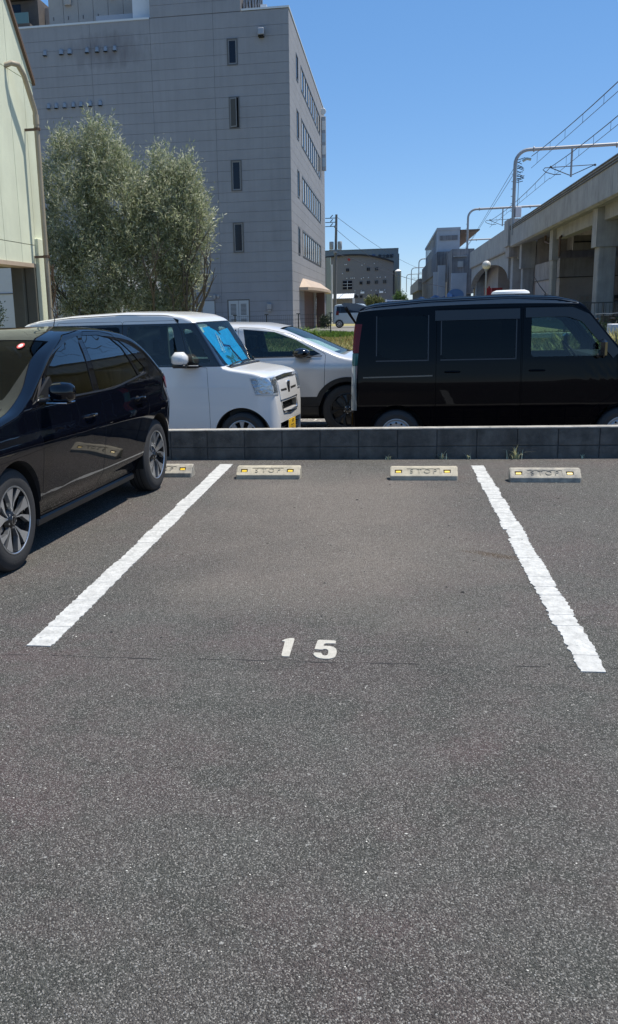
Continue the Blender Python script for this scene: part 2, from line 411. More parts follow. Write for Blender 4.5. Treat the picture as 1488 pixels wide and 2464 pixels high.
    h3 = N.new('ShaderNodeSeparateColor'); L.new(v3.outputs['Color'], h3.inputs[0])
    sp3 = math_('MULTIPLY', ramp(h3.outputs[0], .976, .98, 0., .9), ramp(v3.outputs['Distance'], .12, .26, 1., 0.))
    base = mixc(sp3, base, (.52, .51, .47))
    L.new(base, p.inputs['Base Color'])
    p.inputs['Roughness'].default_value = .82
    hgt = math_('ADD', math_('MULTIPLY', v.outputs['Distance'], -.9), math_('MULTIPLY', noise_(420., 3, .7), .6))
    hgt = math_('ADD', hgt, math_('MULTIPLY', v2.outputs['Distance'], -.5))
    b = N.new('ShaderNodeBump'); b.inputs['Strength'].default_value = .9; b.inputs['Distance'].default_value = .011
    L.new(hgt, b.inputs['Height']); L.new(b.outputs[0], p.inputs['Normal'])
    return m
M['asphalt'] = asphalt_mat('asphalt')
M['road'] = mat('road_surface', (.20, .195, .185), .9, var=.15, vs=2)
M['gravel'] = mat('gravel_lot', (.24, .225, .20), .95, var=.7, vs=25, bump=1., bs=60, c2=(.08, .075, .07))
M['soil'] = mat('field_soil', (.30, .26, .12), .95, var=.45, vs=2.5, bump=.5, bs=20, c2=(.18, .18, .06))
M['line_paint'] = mat('line_paint', (.50, .50, .475), .75, var=.28, vs=14, bump=.5, bs=45)
M['digit_paint'] = mat('digit_paint', (.47, .45, .39), .8, var=.14, vs=35, bump=.4, bs=150)

def add_soot(m, cx, cz, rx, rz, amt):
    nt = m.node_tree; N = nt.nodes; L = nt.links; p = N['Principled BSDF']; src = p.inputs['Base Color'].links[0].from_socket
    geo = N.new('ShaderNodeNewGeometry'); sp = N.new('ShaderNodeSeparateXYZ'); L.new(geo.outputs['Position'], sp.inputs[0])
    def mth(op, a, b):
        x = N.new('ShaderNodeMath'); x.operation = op
        for i, c in ((0, a), (1, b)):
            if isinstance(c, (int, float)): x.inputs[i].default_value = c
            else: L.new(c, x.inputs[i])
        return x.outputs[0]
    dx = mth('DIVIDE', mth('SUBTRACT', sp.outputs[0], cx), rx); dz = mth('DIVIDE', mth('SUBTRACT', sp.outputs[2], cz), rz)
    mp = N.new('ShaderNodeMapping'); mp.inputs['Scale'].default_value = (1.6, 1.6, .5); L.new(geo.outputs['Position'], mp.inputs[0])
    nz = N.new('ShaderNodeTexNoise'); nz.inputs['Scale'].default_value = 1.4; nz.inputs['Detail'].default_value = 6; L.new(mp.outputs[0], nz.inputs['Vector'])
    d = mth('ADD', mth('ADD', mth('MULTIPLY', dx, dx), mth('MULTIPLY', dz, dz)), mth('MULTIPLY', mth('SUBTRACT', nz.outputs[0], .5), 3.2))
    mr = N.new('ShaderNodeMapRange'); mr.inputs[1].default_value = -.3; mr.inputs[2].default_value = 1.2; mr.inputs[3].default_value = amt; mr.inputs[4].default_value = 0; L.new(d, mr.inputs[0])
    mx = N.new('ShaderNodeMix'); mx.data_type = 'RGBA'; mx.inputs[7].default_value = (.08, .07, .08, 1); L.new(src, mx.inputs[6]); L.new(mr.outputs[0], mx.inputs[0]); L.new(mx.outputs[2], p.inputs['Base Color'])
add_soot(M['bld_shade'], -16.3, 16.4, 2.6, 1.0, .55)

add_chips(M['line_paint'], 70., .66, .69, (.14, .135, .125)); add_chips(M['digit_paint'], 90., .67, .70, (.16, .15, .14)); add_chips(M['stop'], 60., .60, .72, (.17, .16, .13)); add_chips(M['wall_top'], 30., .58, .70, (.12, .11, .10))
# ---------------------------------------------------------------- setting: ground sheets
def zg(y):
    t = min(1, max(0, (y-20)/25.)); return -.15 + .27*t*t*(3-2*t)
def sheet(name, x0, x1, ys, m, dz=0.):
    me = bpy.data.meshes.new(name); vs = []; fs = []
    for y in ys: vs += [(x0, y, zg(y)+dz), (x1, y, zg(y)+dz)]
    for i in range(len(ys)-1): fs.append((2*i, 2*i+1, 2*i+3, 2*i+2))
    me.from_pydata(vs, [], fs); o = link(name, me, m); o['kind'] = 'structure'; return o
ysg = [10.02, 14, 18, 20, 22.5, 25, 27.5, 30, 32.5, 35, 37.5, 40, 42.5, 45, 60, 90, 130, 200, 400, 900, 3500]
sheet('ground', -1500, 1500, ysg, M['soil'], -.012)
sheet('gravel_lot', -16, 9, [10.02, 14, 16.2, 17.0], M['gravel'], -.004)
sheet('street', -40, 1.5, [53, 60, 78], M['road'], -.004)
sheet('yard_pavement', -5.5, 60, [90, 130, 170], M['road'], -.004)
me = bpy.data.meshes.new('asphalt_parking_lot')
me.from_pydata([(-40, -1200, 0), (40, -1200, 0), (40, 10.0, 0), (-40, 10.0, 0)], [], [(0, 1, 2, 3)])
link('asphalt_parking_lot', me, M['asphalt'])['kind'] = 'structure'

# bay lines: thermoplastic strips with ragged edges and cracks between the strokes
def bay_line(xa0, xb0, xa1, xb1, y0, y1, seed, rag, breaks, label):
    rnd = random.Random(seed); vs = []; fs = []
    root = empty('bay_line', ((xa0+xb0)/2, (y0+y1)/2, 0), 0, label, 'road marking', 'white lines between the bays')
    ox, oy = (xa0+xb0)/2, (y0+y1)/2
    ys = [y0]
    while ys[-1] < y1-.2: ys.append(ys[-1] + rnd.uniform(*breaks))
    ys[-1] = y1
    for s in range(len(ys)-1):
        a, b = ys[s]+.002, ys[s+1]-.002; n = max(4, int((b-a)/.012)); mb = MB(); L_, R_ = [], []
        kl, kr = rnd.uniform(-rag, rag), rnd.uniform(-rag, rag)
        tilt = rnd.uniform(-.012, .012)
        for i in range(n+1):
            t = i/n; y = a+(b-a)*t; g = (y-y0)/(y1-y0)
            xa = xa0+(xa1-xa0)*g; xb = xb0+(xb1-xb0)*g
            e = math.sin(math.pi*t)**.35
            L_.append((xa - kl*.5 + (1-e)*rag*.9*abs(noise.noise((seed+s, 1.3, 0))) + noise.noise((seed*3.1, y*30, 0))*rag*.7 + noise.noise((seed*3.1, y*90, 5))*rag*.35, y))
            R_.append((xb + kr*.5 - (1-e)*rag*.9*abs(noise.noise((seed+s, 7.3, 0))) + noise.noise((seed*5.1, y*30, 9))*rag*.7 + noise.noise((seed*3.1, y*90, 15))*rag*.35, y + tilt*min(1, t*6)*min(1, (1-t)*6)))
        vs = []; fs = []
        for i in range(n+1):
            for (x, y) in (L_[i], R_[i]):
                vs.append((x-ox, y-oy, .0006)); vs.append((x-ox, y-oy, .0046))
        for i in range(n):
            q = 4*i
            fs += [(q+1, q+3, q+7, q+5), (q, q+1, q+5, q+4), (q+3, q+2, q+6, q+7)]
        fs += [(0, 2, 3, 1), (4*n, 4*n+1, 4*n+3, 4*n+2)]
        mb.add(vs, fs); mb.build('paint_strip', M['line_paint'], root)
    return root
bay_line(-1.742, -1.616, -1.748, -1.618, 4.132, 9.63, 3, .013, (.16, .7), 'white bay line running left of the painted 15, with fairly straight edges')
bay_line(.815, .938, .795, .925, 3.995, 9.485, 8, .018, (.14, .42), 'ragged white bay line right of the painted 15, broken into cracked strokes')

root = empty('bay_number', (-.37, 4.2, 0), 0, 'cream painted bay number 15 on the asphalt', 'road marking')
one = [(-.509,4.285),(-.496,4.312),(-.476,4.329),(-.462,4.331),(-.453,4.329),(-.450,4.322),(-.449,4.30),(-.450,4.088),(-.453,4.081),(-.477,4.081),(-.485,4.085),(-.489,4.105),(-.492,4.28)]
five = [(-.342,4.186),(-.337,4.295),(-.334,4.310),(-.326,4.317),(-.256,4.311),(-.250,4.309),(-.247,4.298),(-.248,4.275),(-.252,4.270),(-.294,4.268),(-.301,4.262),(-.303,4.25),(-.303,4.234),(-.274,4.233),(-.257,4.222),(-.244,4.203),(-.238,4.180),(-.236,4.15),(-.237,4.118),(-.241,4.092),(-.252,4.074),(-.268,4.066),(-.288,4.064),(-.311,4.070),(-.326,4.083),(-.338,4.106),(-.342,4.12),(-.341,4.136),(-.337,4.142),(-.307,4.140),(-.303,4.122),(-.296,4.108),(-.285,4.104),(-.277,4.113),(-.275,4.130),(-.275,4.158),(-.278,4.178),(-.285,4.189),(-.294,4.192),(-.302,4.188),(-.306,4.181)]
for poly in (one, five):
    MB().prism([(x+.37, y-4.2) for x, y in poly], .0007, .0042, 'z').build('digit', M['digit_paint'], root)

# crack along the paving seam
rnd = random.Random(4); mb = MB(); x = -2.9
while x < 1.9:
    l = rnd.uniform(.05, .22)
    if rnd.random() < .7 or -.6 < x < .1:
        y = 4.035 + .012*math.sin(x*3) + rnd.uniform(-.004, .004) - (.03 if x < -1 else 0) + (.02 if x > .7 else 0)
        wd = rnd.uniform(.002, .0055)
        pts = [(x + l*i/5, y + rnd.uniform(-.004, .004)) for i in range(6)]
        mb.add([(a, b-wd*math.sin(math.pi*i/5)-.0004, .0009) for i, (a, b) in enumerate(pts)] + [(a, b+wd*math.sin(math.pi*i/5)+.0004, .0009) for i, (a, b) in enumerate(pts)], [(i, i+1, i+7, i+6) for i in range(5)])
    x += l*rnd.uniform(.8, 1.5)
mb.build('seam_crack', M['pebble_dark'])['kind'] = 'structure'

# grit and small stones lying about
def scatter_stones(name, m, n, xr, yr, r0, r1, seed, flat=.6):
    rnd = random.Random(seed); mb = MB()
    for i in range(n):
        x, y = rnd.uniform(*xr), rnd.uniform(*yr); r = rnd.uniform(r0, r1) * (1 if rnd.random() < .9 else 1.5); a = rnd.uniform(0, 3.14)
        ca, sa = math.cos(a), math.sin(a); vs = []
        for (u, v, w_) in ((1,0,.3),(0,.7,.35),(-1,0,.3),(0,-.7,.3),(.1,.1,1),(0,0,-.2)):
            u *= rnd.uniform(.7,1.2); v *= rnd.uniform(.7,1.2)
            vs.append((x+r*(u*ca-v*sa), y+r*(u*sa+v*ca), r*flat*w_+.001))
        mb.add(vs, [(0,1,4),(1,2,4),(2,3,4),(3,0,4)])
    o = mb.build(name, m, smooth=True, angle=60); return o
o = scatter_stones('grit', M['pebble'], 1500, (-2.5, 2.2), (1.4, 9.6), .0014, .0048, 5); tag(o, 'scattered pale grit on the asphalt', 'grit', kind='stuff')
o = scatter_stones('dark_grit', M['pebble_dark'], 80, (-1.5, 2.2), (3.9, 9.3), .004, .012, 6); tag(o, 'scattered dark crumbs of asphalt and leaf bits', 'grit', kind='stuff')
o = scatter_stones('gravel', M['pebble'], 5000, (-6, 3.5), (10.1, 15.5), .008, .022, 9, .8); o.location.z = -.155; tag(o, 'loose pale gravel around the parked cars behind the wall', 'gravel', kind='stuff')

# ---------------------------------------------------------------- low block wall
WY = 9.96
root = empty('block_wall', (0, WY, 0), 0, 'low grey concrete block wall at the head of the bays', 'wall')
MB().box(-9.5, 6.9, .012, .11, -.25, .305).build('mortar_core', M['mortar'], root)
MB().box(-9.5, 6.9, -.004, .122, .306, .322, .004).build('mortar_cap_lit', M['wall_top'], root)  # pale cap: the sunlit wall top is put into its colour
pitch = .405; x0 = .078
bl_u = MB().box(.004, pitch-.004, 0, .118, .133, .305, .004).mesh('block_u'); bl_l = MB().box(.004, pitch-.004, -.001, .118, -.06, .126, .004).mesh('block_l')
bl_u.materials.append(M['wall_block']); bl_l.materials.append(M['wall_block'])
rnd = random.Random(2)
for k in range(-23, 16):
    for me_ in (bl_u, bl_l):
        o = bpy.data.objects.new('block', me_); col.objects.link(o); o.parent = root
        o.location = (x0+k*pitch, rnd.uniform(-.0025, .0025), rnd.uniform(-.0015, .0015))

# weeds in the foot of the wall
def blade(mb, p, d, l, wd, bend, up=1.):
    d = Vector((math.cos(d), math.sin(d), 0)); side = Vector((-d.y, d.x, 0)); p = Vector(p); pts = []
    for i in range(4):
        t = i/3; c = p + d*(bend*t*t*l) + Vector((0,0,1))*(l*up*(t-.35*t*t*bend)); wdt = wd*(1-t*.92)
        pts += [c-side*wdt, c+side*wdt]
    mb.add(pts, [(0,1,3,2),(2,3,5,4),(4,5,7,6)])
def weed(x, y, z, n, l, m, label, seed, name='weed', wd=.006):
    rnd = random.Random(seed); mb = MB()
    for i in range(n): blade(mb, (rnd.gauss(0, l*.18), rnd.gauss(0, l*.08), 0), rnd.uniform(-3.14, 3.14), l*rnd.uniform(.5, 1.1), wd*rnd.uniform(.6, 1.2), rnd.uniform(.3, 1.3))
    me_ = bpy.data.meshes.new(name); me_.from_pydata(mb.v, [], mb.f); o = link(name, me_, m); o.location = (x, y, z)
    return tag(o, label, 'weed', 'weeds along the foot of the block wall')
weed(1.28, WY-.04, 0, 34, .17, M['weed'], 'largest straw-coloured weed tuft at the wall foot, behind the right-hand stop block', 1)
weed(.55, WY-.04, 0, 12, .12, M['weed'], 'small pale weed at the wall foot behind the bay 15 right stop block', 2)
weed(-.02, WY-.04, 0, 8, .08, M['weed'], 'tiny pale weed at the wall foot left of the bay 15 right stop block', 3)
weed(.80, WY-.04, 0, 6, .09, M['weed'], 'thin single-stemmed weed at the wall foot behind the ragged white line', 4)
weed(1.95, WY-.03, 0, 4, .07, M['weed'], 'pale weed sprig at the far right of the wall foot', 5, wd=.007)

# ---------------------------------------------------------------- parking stops
def make_stop(m):
    L_ = .61
    # section (y: 0 front .. .155 back)
    sec = [(0, 0), (0, .040), (.006, .046), (.088, .106), (.098, .110), (.145, .110), (.155, .10), (.165, 0)]
    n = len(sec); vs = []; fs = []
    for (x, sh) in ((0, .010), (.010, 0), (L_-.010, 0), (L_, .010)):
        for (y, z) in sec: vs.append((x + (0 if 0 < x < L_ else 0), y + (sh if y < .05 else -sh*.6 if y > .12 else 0), max(0, z - (sh*.8 if z > .05 else 0))))
    for i in range(3):
        for k in range(n): j = (k+1) % n; fs.append((i*n+k, i*n+j, (i+1)*n+j, (i+1)*n+k))
    fs += [tuple(range(n)), tuple(3*n+k for k in reversed(range(n)))]
    body = MB().add(vs, fs).mesh('stop')
    # frame of the sloped face
    a = Vector((0, .006, .046)); b = Vector((0, .088, .106)); t = (b-a).normalized(); nrm = Vector((0, -t.z, t.y)); sl_ = (b-a).length
    F = Matrix(((1, 0, 0, 0), (0, t.y, nrm.y, a.y), (0, t.z, nrm.z, a.z), (0, 0, 0, 1)))   # (x, along slope, out)
    cut = [MB().box(.150, .450, sl_*.20, sl_*.86, -.005, .02).xf(F).mesh('c')]
    for cx in (.075, .515): cut.append(MB().box(cx-.033, cx+.033, sl_*.30, sl_*.72, -.012, .02).xf(F).mesh('c'))
    cut.append(MB().box(L_-.006, L_+.02, .060, .075, .05, .085).mesh('c'))
    body = boolean(body, cut); body.materials.clear()
    root = empty('parking_stop')
    bo = link('body', body, m, root); 
    refl = MB(); fr = MB()
    for cx in (.075, .515):
        MB().box(cx-.032, cx+.032, sl_*.31, sl_*.71, -.0118, -.0095).xf(F).build('reflector_seat', M['black_plastic'], root)
        MB().box(cx-.023, cx+.023, sl_*.36, sl_*.60, -.0094, -.001, .002).xf(F).build('reflector', M['reflector'], root)
    [text_mesh(ch_, .078, .0042, F @ Matrix.Translation((.30+dx_, sl_*.53, -.0030)), m, root, 'letter', offset=-.0014) for ch_, dx_ in zip('STOP', (-.105, -.036, .036, .105))]
    return root
st = make_stop(M['stop']); st2 = make_stop(M['stop_dirty'])
stops = [(-1.445, 8.745, -.010, st, 'concrete STOP parking block at the left of bay 15, beside the left white line'),
         (.005, 8.68, -.012, None, 'clean pale concrete STOP parking block at the right of bay 15'),
         (1.065, 8.575, -.028, st2, 'weathered speckled STOP parking block in the bay right of bay 15'),
         (-2.51, 8.86, -.008, None, 'STOP parking block behind the rear wheel of the black hatchback'),]
for i, (x, y, rz, o, lab) in enumerate(stops):
    if o is None: o = copy_tree(st if i == 1 else st2)
    o.location = (x, y, 0); o.rotation_euler = (0, 0, rz)
    tag(o, lab, 'parking stop', 'concrete parking stops')
# ---------------------------------------------------------------- cars
def smooth_fn(pts, k=.03, n=900):
    xs = np.array([p[0] for p in pts], float); ys = np.array([p[1] for p in pts], float)
    g = np.linspace(xs[0], xs[-1], n); v = np.interp(g, xs, ys); dx = g[1]-g[0]; h = max(1, int(k*2.5/dx))
    ker = np.exp(-.5*((np.arange(-h, h+1)*dx)/k)**2); ker /= ker.sum()
    vp = np.concatenate([2*v[0]-v[h:0:-1], v, 2*v[-1]-v[-2:-h-2:-1]])
    s = np.convolve(vp, ker, 'valid')
    return lambda x: float(np.interp(x, g, s))
class Car:
    """body shell lofted from stations along x (front = +x), z up from the road, y to the car's left"""
    def __init__(s, top, W, fc, rc, side, z0, hr, n=3., smooth=.03, belt=.9, bow=.02, nst=64):
        s.zt = smooth_fn(top, smooth); s.W = W/2; s.xa, s.xb = top[0][0], top[-1][0]
        s.fc, s.rc = fc, rc; s.side = smooth_fn(side, .018, 600); s.z0 = smooth_fn(z0, .03); s.hr = smooth_fn(hr, .05); s.n = n; s.bow = bow
        s.nst = nst
    def P(s, x):
        w = s.W - s.bow*((x-(s.xa+s.xb)/2)/((s.xb-s.xa)/2))**2
        L_, d = s.fc; t = (x-(s.xb-L_))/L_
        if t > 0: w -= d*(1-math.sqrt(max(0, 1-min(1, t)**2.2)))
        L_, d = s.rc; t = ((s.xa+L_)-x)/L_
        if t > 0: w -= d*(1-math.sqrt(max(0, 1-min(1, t)**2.2)))
        return w
    NL = 16
    def ring(s, x, inset=0., zmin=None, na=10, nl=None):
        nl = nl or s.NL
        z0 = s.z0(x) if zmin is None else zmin
        zt = s.zt(x)-inset; zs = max(z0+.04, zt-s.hr(x)); pts = []
        for j in range(nl+1):
            z = z0+(zs-z0)*j/nl; pts.append((max(.05, s.P(x)*s.side(z)-inset), z))
        ys = pts[-1][0]
        for j in range(1, na+1):
            a = math.pi/2*j/na; pts.append((ys*max(0, math.cos(a))**(2/s.n), zs+(zt-zs)*math.sin(a)**(2/s.n)))
        pts[-1] = (0, zt)
        return pts
    def shell(s, x0=None, x1=None, inset=0., zmin=None, nst=None):
        x0 = s.xa if x0 is None else x0; x1 = s.xb if x1 is None else x1; nst = nst or s.nst
        ts = np.linspace(0, 1, nst); ts = .5-.5*np.cos(np.pi*ts) if inset == 0 else ts
        ts = ts*.6+np.linspace(0, 1, nst)*.4 if inset == 0 else ts
        vs = []; fs = []; m = None
        for t in ts:
            r = s.ring(x0+(x1-x0)*t, inset, zmin); x = x0+(x1-x0)*t
            ring = [(x, y, z) for y, z in r] + [(x, -y, z) for y, z in reversed(r[:-1])]
            m = len(ring); vs += ring
        for i in range(nst-1):
            for k in range(m): k2 = (k+1) % m; fs.append((i*m+k, i*m+k2, (i+1)*m+k2, (i+1)*m+k))
        fs += [tuple(range(m)), tuple((nst-1)*m+k for k in reversed(range(m)))]
        return MB().add(vs, fs).mesh('shell')
    def make(s):
        s.orig = s.shell(); bm = bmesh.new(); bm.from_mesh(s.orig); bmesh.ops.triangulate(bm, faces=bm.faces[:]); bm.normal_update()
        s.bvh = BVHTree.FromBMesh(bm); s.tri = [([v.co.copy() for v in f.verts], [v.normal.copy() for v in f.verts]) for f in bm.faces]; bm.free()
        s.body = s.orig.copy()
    def nrm(s, p):
        loc, n, i, d = s.bvh.find_nearest(p)
        (a, b, c), (na, nb, nc) = s.tri[i]
        v0, v1, v2 = b-a, c-a, loc-a; d00 = v0.dot(v0); d01 = v0.dot(v1); d11 = v1.dot(v1); d20 = v2.dot(v0); d21 = v2.dot(v1)
        den = d00*d11-d01*d01
        if abs(den) < 1e-14: return n, d
        v = (d11*d20-d01*d21)/den; w_ = (d00*d21-d01*d20)/den
        return (na*(1-v-w_)+nb*v+nc*w_).normalized(), d
    def shade(s, me):
        """smooth shading taken from the uncut shell, flat on every cut face"""
        nl = [None]*len(me.loops)
        for f in me.polygons:
            f.use_smooth = True
            n0, d = s.nrm(f.center); on = d < .006 and n0.dot(f.normal) > .75
            for li in f.loop_indices:
                if on:
                    nn, d2 = s.nrm(me.vertices[me.loops[li].vertex_index].co); nl[li] = nn if nn.dot(f.normal) > .6 else f.normal.copy()
                else: nl[li] = f.normal.copy()
        me.normals_split_custom_set([tuple(v) for v in nl])
    def patch(s, name, lo, hi, axis, m, parent, off=.002, nu=16, nv=6, thick=.003, flip=1, curve=None):
        """sheet that hugs the shell between two polylines. side: (x,z); front/rear: (y,z); top: (x,y)"""
        def samp(pl, t):
            ds = [0]
            for a, b in zip(pl, pl[1:]): ds.append(ds[-1]+math.hypot(b[0]-a[0], b[1]-a[1]))
            q = t*ds[-1]
            for i in range(len(pl)-1):
                if q <= ds[i+1]+1e-9:
                    k = (q-ds[i])/max(1e-9, ds[i+1]-ds[i]); return (pl[i][0]+(pl[i+1][0]-pl[i][0])*k, pl[i][1]+(pl[i+1][1]-pl[i][1])*k)
            return pl[-1]
        vo = []; vi = []
        for j in range(nv+1):
            for i in range(nu+1):
                a = samp(lo, i/nu); b = samp(hi, i/nu); t = j/nv; u, v = a[0]+(b[0]-a[0])*t, a[1]+(b[1]-a[1])*t
                if axis == 'side': o = Vector((u, flip*3, v)); d = Vector((0, -flip, 0))
                elif axis == 'front': o = Vector((5, u, v)); d = Vector((-1, 0, 0))
                elif axis == 'rear': o = Vector((-5, u, v)); d = Vector((1, 0, 0))
                elif axis == 'top': o = Vector((u, v, 5)); d = Vector((0, 0, -1))
                elif axis == 'corner':   # u runs around the front corner: angle in degrees from +x
                    an = R(u)*flip; d = -Vector((math.cos(an), math.sin(an), 0)); o = Vector((s.xb-.55, 0, v)) - d*4
                    o = Vector((s.xb-.55, flip*.25, v)) - d*4
                elif axis == 'rcorner':
                    an = R(u)*flip; d = -Vector((-math.cos(an), math.sin(an), 0)); o = Vector((s.xa+.55, flip*.3, v)) - d*4
                h = s.bvh.ray_cast(o, d)
                if h[0] is None: p = s.bvh.find_nearest(o+d*4)[0]; n = -d
                else: p = h[0]; n, _ = s.nrm(p)
                vo.append(p+n*off); vi.append(p+n*(off-thick))
        k = len(vo); vs = vo+vi; fs = []; W_ = nu+1
        for j in range(nv):
            for i in range(nu):
                q = j*W_+i; fs.append((q, q+1, q+W_+1, q+W_)); fs.append((k+q, k+q+W_, k+q+W_+1, k+q+1))
        for i in range(nu): fs.append((i, k+i, k+i+1, i+1)); q = nv*W_+i; fs.append((q, q+1, k+q+1, k+q))
        for j in range(nv): q = j*W_; fs.append((q, q+W_, k+q+W_, k+q)); q = j*W_+nu; fs.append((q, k+q, k+q+W_, q+W_))
        return MB().add([tuple(v) for v in vs], fs).build(name, m, parent, smooth=True, angle=40)
def grow(poly, d):
    n = len(poly); A = sum(poly[i][0]*poly[(i+1) % n][1]-poly[(i+1) % n][0]*poly[i][1] for i in range(n)); sg = 1 if A > 0 else -1; out = []
    for i in range(n):
        a, b, c = Vector(poly[i-1]), Vector(poly[i]), Vector(poly[(i+1) % n]); e1 = (b-a).normalized(); e2 = (c-b).normalized()
        n1 = Vector((e1.y, -e1.x))*sg; n2 = Vector((e2.y, -e2.x))*sg; m_ = (n1+n2).normalized(); k = d/max(.3, m_.dot(n1)); out.append(tuple(b+m_*k))
    return out
def densify(poly, step=.12):
    out = []
    for i in range(len(poly)):
        a, b = poly[i], poly[(i+1) % len(poly)]; n = max(1, int(math.hypot(b[0]-a[0], b[1]-a[1])/step))
        out += [(a[0]+(b[0]-a[0])*k/n, a[1]+(b[1]-a[1])*k/n) for k in range(n)]
    return out
def rounded(poly, r, n=4):
    out = []; N_ = len(poly)
    for i in range(N_):
        a, b, c = Vector(poly[i-1]), Vector(poly[i]), Vector(poly[(i+1) % N_])
        rr = min(r, (a-b).length*.45, (c-b).length*.45); p = b+(a-b).normalized()*rr; q = b+(c-b).normalized()*rr
        for k in range(n+1):
            t = k/n; out.append(tuple(p*(1-t)**2+b*2*t*(1-t)+q*t*t))
    return out

def wheel(parent, x, ys, R_, rr, wid, style, z=None, spoke='alloy'):
    """ys: y of the outer face, sign tells the side"""
    sgn = 1 if ys > 0 else -1; z = R_ if z is None else z
    T = Matrix.Translation((x, ys, z)) @ Matrix.Diagonal((1, sgn, 1, 1))     # local +y points outwards
    w0 = empty('wheel', (0, 0, 0)); w0.parent = parent
    sw = .012
    prof = [(rr-.004, -.02), (rr+.004, -.004), (rr+.014, -.001), (rr+(R_-rr)*.5, .004), (R_-.035, -.004), (R_-.014, -.014), (R_-.003, -.03), (R_, -.05), (R_, -wid+.05), (R_-.004, -wid+.03), (R_-.02, -wid+.01), (rr, -wid), (rr, -.02)]
    MB().lathe(prof, (0,0,0), 'y', 56).xf(T).build('tyre', M['rubber'], w0, True, 30)
    # tread grooves as dark rings
    mb = MB()
    for yy in (-.065, -.10, -.135):
        mb.lathe([(R_+.0006, yy-.004), (R_+.0006, yy+.004)], (0,0,0), 'y', 56)
    mb.xf(T).build('tread_groove', M['dark'], w0)
    rim = MB().lathe([(rr+.002, -.008), (rr+.004, -.002), (rr-.004, .000), (rr-.012, -.006), (rr-.018, -.03), (rr-.022, -.12)], (0,0,0), 'y', 48)
    if style == 'twin':
        MB().lathe([(rr+.003, -.008), (rr+.004, -.001), (rr-.003, .000), (rr-.007, -.004)], (0,0,0), 'y', 56).xf(T).build('rim', M[spoke], w0, True, 40)
        MB().lathe([(rr-.007, -.004), (rr-.012, -.03), (rr-.018, -.12)], (0,0,0), 'y', 48).xf(T).build('rim_barrel', M['alloy_dark'], w0, True, 40)
        MB().lathe([(.003, -.045), (rr*.55, -.05), (rr-.02, -.06)], (0,0,0), 'y', 40).xf(T).build('rim_back', M['alloy_dark'], w0, True)
        def pol(r, a): return (r*math.cos(a), r*math.sin(a))
        for k in range(5):
            a0 = 2*math.pi*k/5 + .35
            for (h0, h1, m0, m1, r0, r1) in ((-7, 1, -13, -1, -22, 2), (4, 10, 9, 15, 18, 31)):
                mb = MB(); p1 = [pol(.055, a0+R(h0)), pol(.055, a0+R(h1)), pol(rr*.55, a0+R(m1)), pol(rr-.010, a0+R(r1)), pol(rr-.010, a0+R((r0+r1)/2)), pol(rr-.010, a0+R(r0)), pol(rr*.55, a0+R(m0))]
                n_ = len(p1); c0 = -.026; 
                dep = [-.022, -.022, -.012, -.005, -.005, -.005, -.012]
                vs = [(p[0], d, p[1]) for p, d in zip(p1, dep)] + [(p[0]*.99, -.042, p[1]*.99) for p in p1]
                mb.add(vs, [tuple(range(n_)), tuple(range(2*n_-1, n_-1, -1))] + [(i, i+n_, (i+1) % n_+n_, (i+1) % n_) for i in range(n_)])
                mb.xf(T); mb.build('spoke', M[spoke], w0)
        MB().lathe([(.001, -.008), (.024, -.010), (.030, -.014), (.058, -.024), (.075, -.04)], (0,0,0), 'y', 28).xf(T).build('hub_cap', M['alloy_dark'], w0, True)
        MB().lathe([(.0245, -.0085), (.027, -.0085), (.027, -.012), (.0245, -.012)], (0,0,0), 'y', 28, True).xf(T).build('hub_ring', M['chrome'], w0, True)
        mb = MB()
        for k in range(5):
            a = 2*math.pi*(k+.5)/5+.3; mb.lathe([(.0005, -.018), (.008, -.019), (.009, -.03)], (.045*math.cos(a), 0, .045*math.sin(a)), 'y', 8)
        mb.xf(T).build('wheel_bolts', M['alloy'], w0)
    elif style == 'cap':
        rim.xf(T); rim.build('rim', M['hubcap'], w0, True, 40)
        MB().lathe([(.003, -.035), (rr*.6, -.04), (rr-.015, -.05)], (0,0,0), 'y', 40).xf(T).build('rim_back', M['dark'], w0, True)
        for k in range(9):
            a0 = 2*math.pi*k/9+.2; mb = MB(); p1 = [(.035*math.cos(a0-.35), .035*math.sin(a0-.35)), (.035*math.cos(a0+.35), .035*math.sin(a0+.35))]
            for (r, a) in ((rr*.6, .13), (rr-.012, .17), (rr-.012, -.17), (rr*.6, -.13)): p1.append((r*math.cos(a0+a), r*math.sin(a0+a)))
            n_ = 6; vs = [(p[0], -.006 if i > 1 else -.001, p[1]) for i, p in enumerate(p1)] + [(p[0], -.03, p[1]) for p in p1]
            mb.add(vs, [tuple(range(n_)), tuple(range(2*n_-1, n_-1, -1))] + [(i, i+n_, (i+1) % n_+n_, (i+1) % n_) for i in range(n_)])
            mb.xf(T).build('spoke', M['hubcap'], w0)
        MB().lathe([(.001, .006), (.02, .005), (.035, .0), (.045, -.01)], (0,0,0), 'y', 24).xf(T).build('hub_cap', M['hubcap'], w0, True)
    else:
        rim.xf(T); rim.build('rim', M['steel'], w0, True, 40)
        face = MB().lathe([(.03, -.01), (.055, -.008), (.07, -.02), (rr*.55, -.02), (rr*.72, -.008), (rr*.88, -.022), (rr-.012, -.026), (rr-.012, -.032), (rr*.6, -.030), (.03, -.026)], (0,0,0), 'y', 40, True).mesh('steel')
        hole = MB()
        for k in range(12):
            a = 2*math.pi*k/12; hole.lathe([(.0125, -.08), (.0125, .05)], (rr*.72*math.cos(a), 0, rr*.72*math.sin(a)), 'y', 10)
            n_ = len(hole.v); b_ = n_-20; hole.f.append(tuple(b_+2*i for i in range(10))); hole.f.append(tuple(b_+2*i+1 for i in reversed(range(10))))
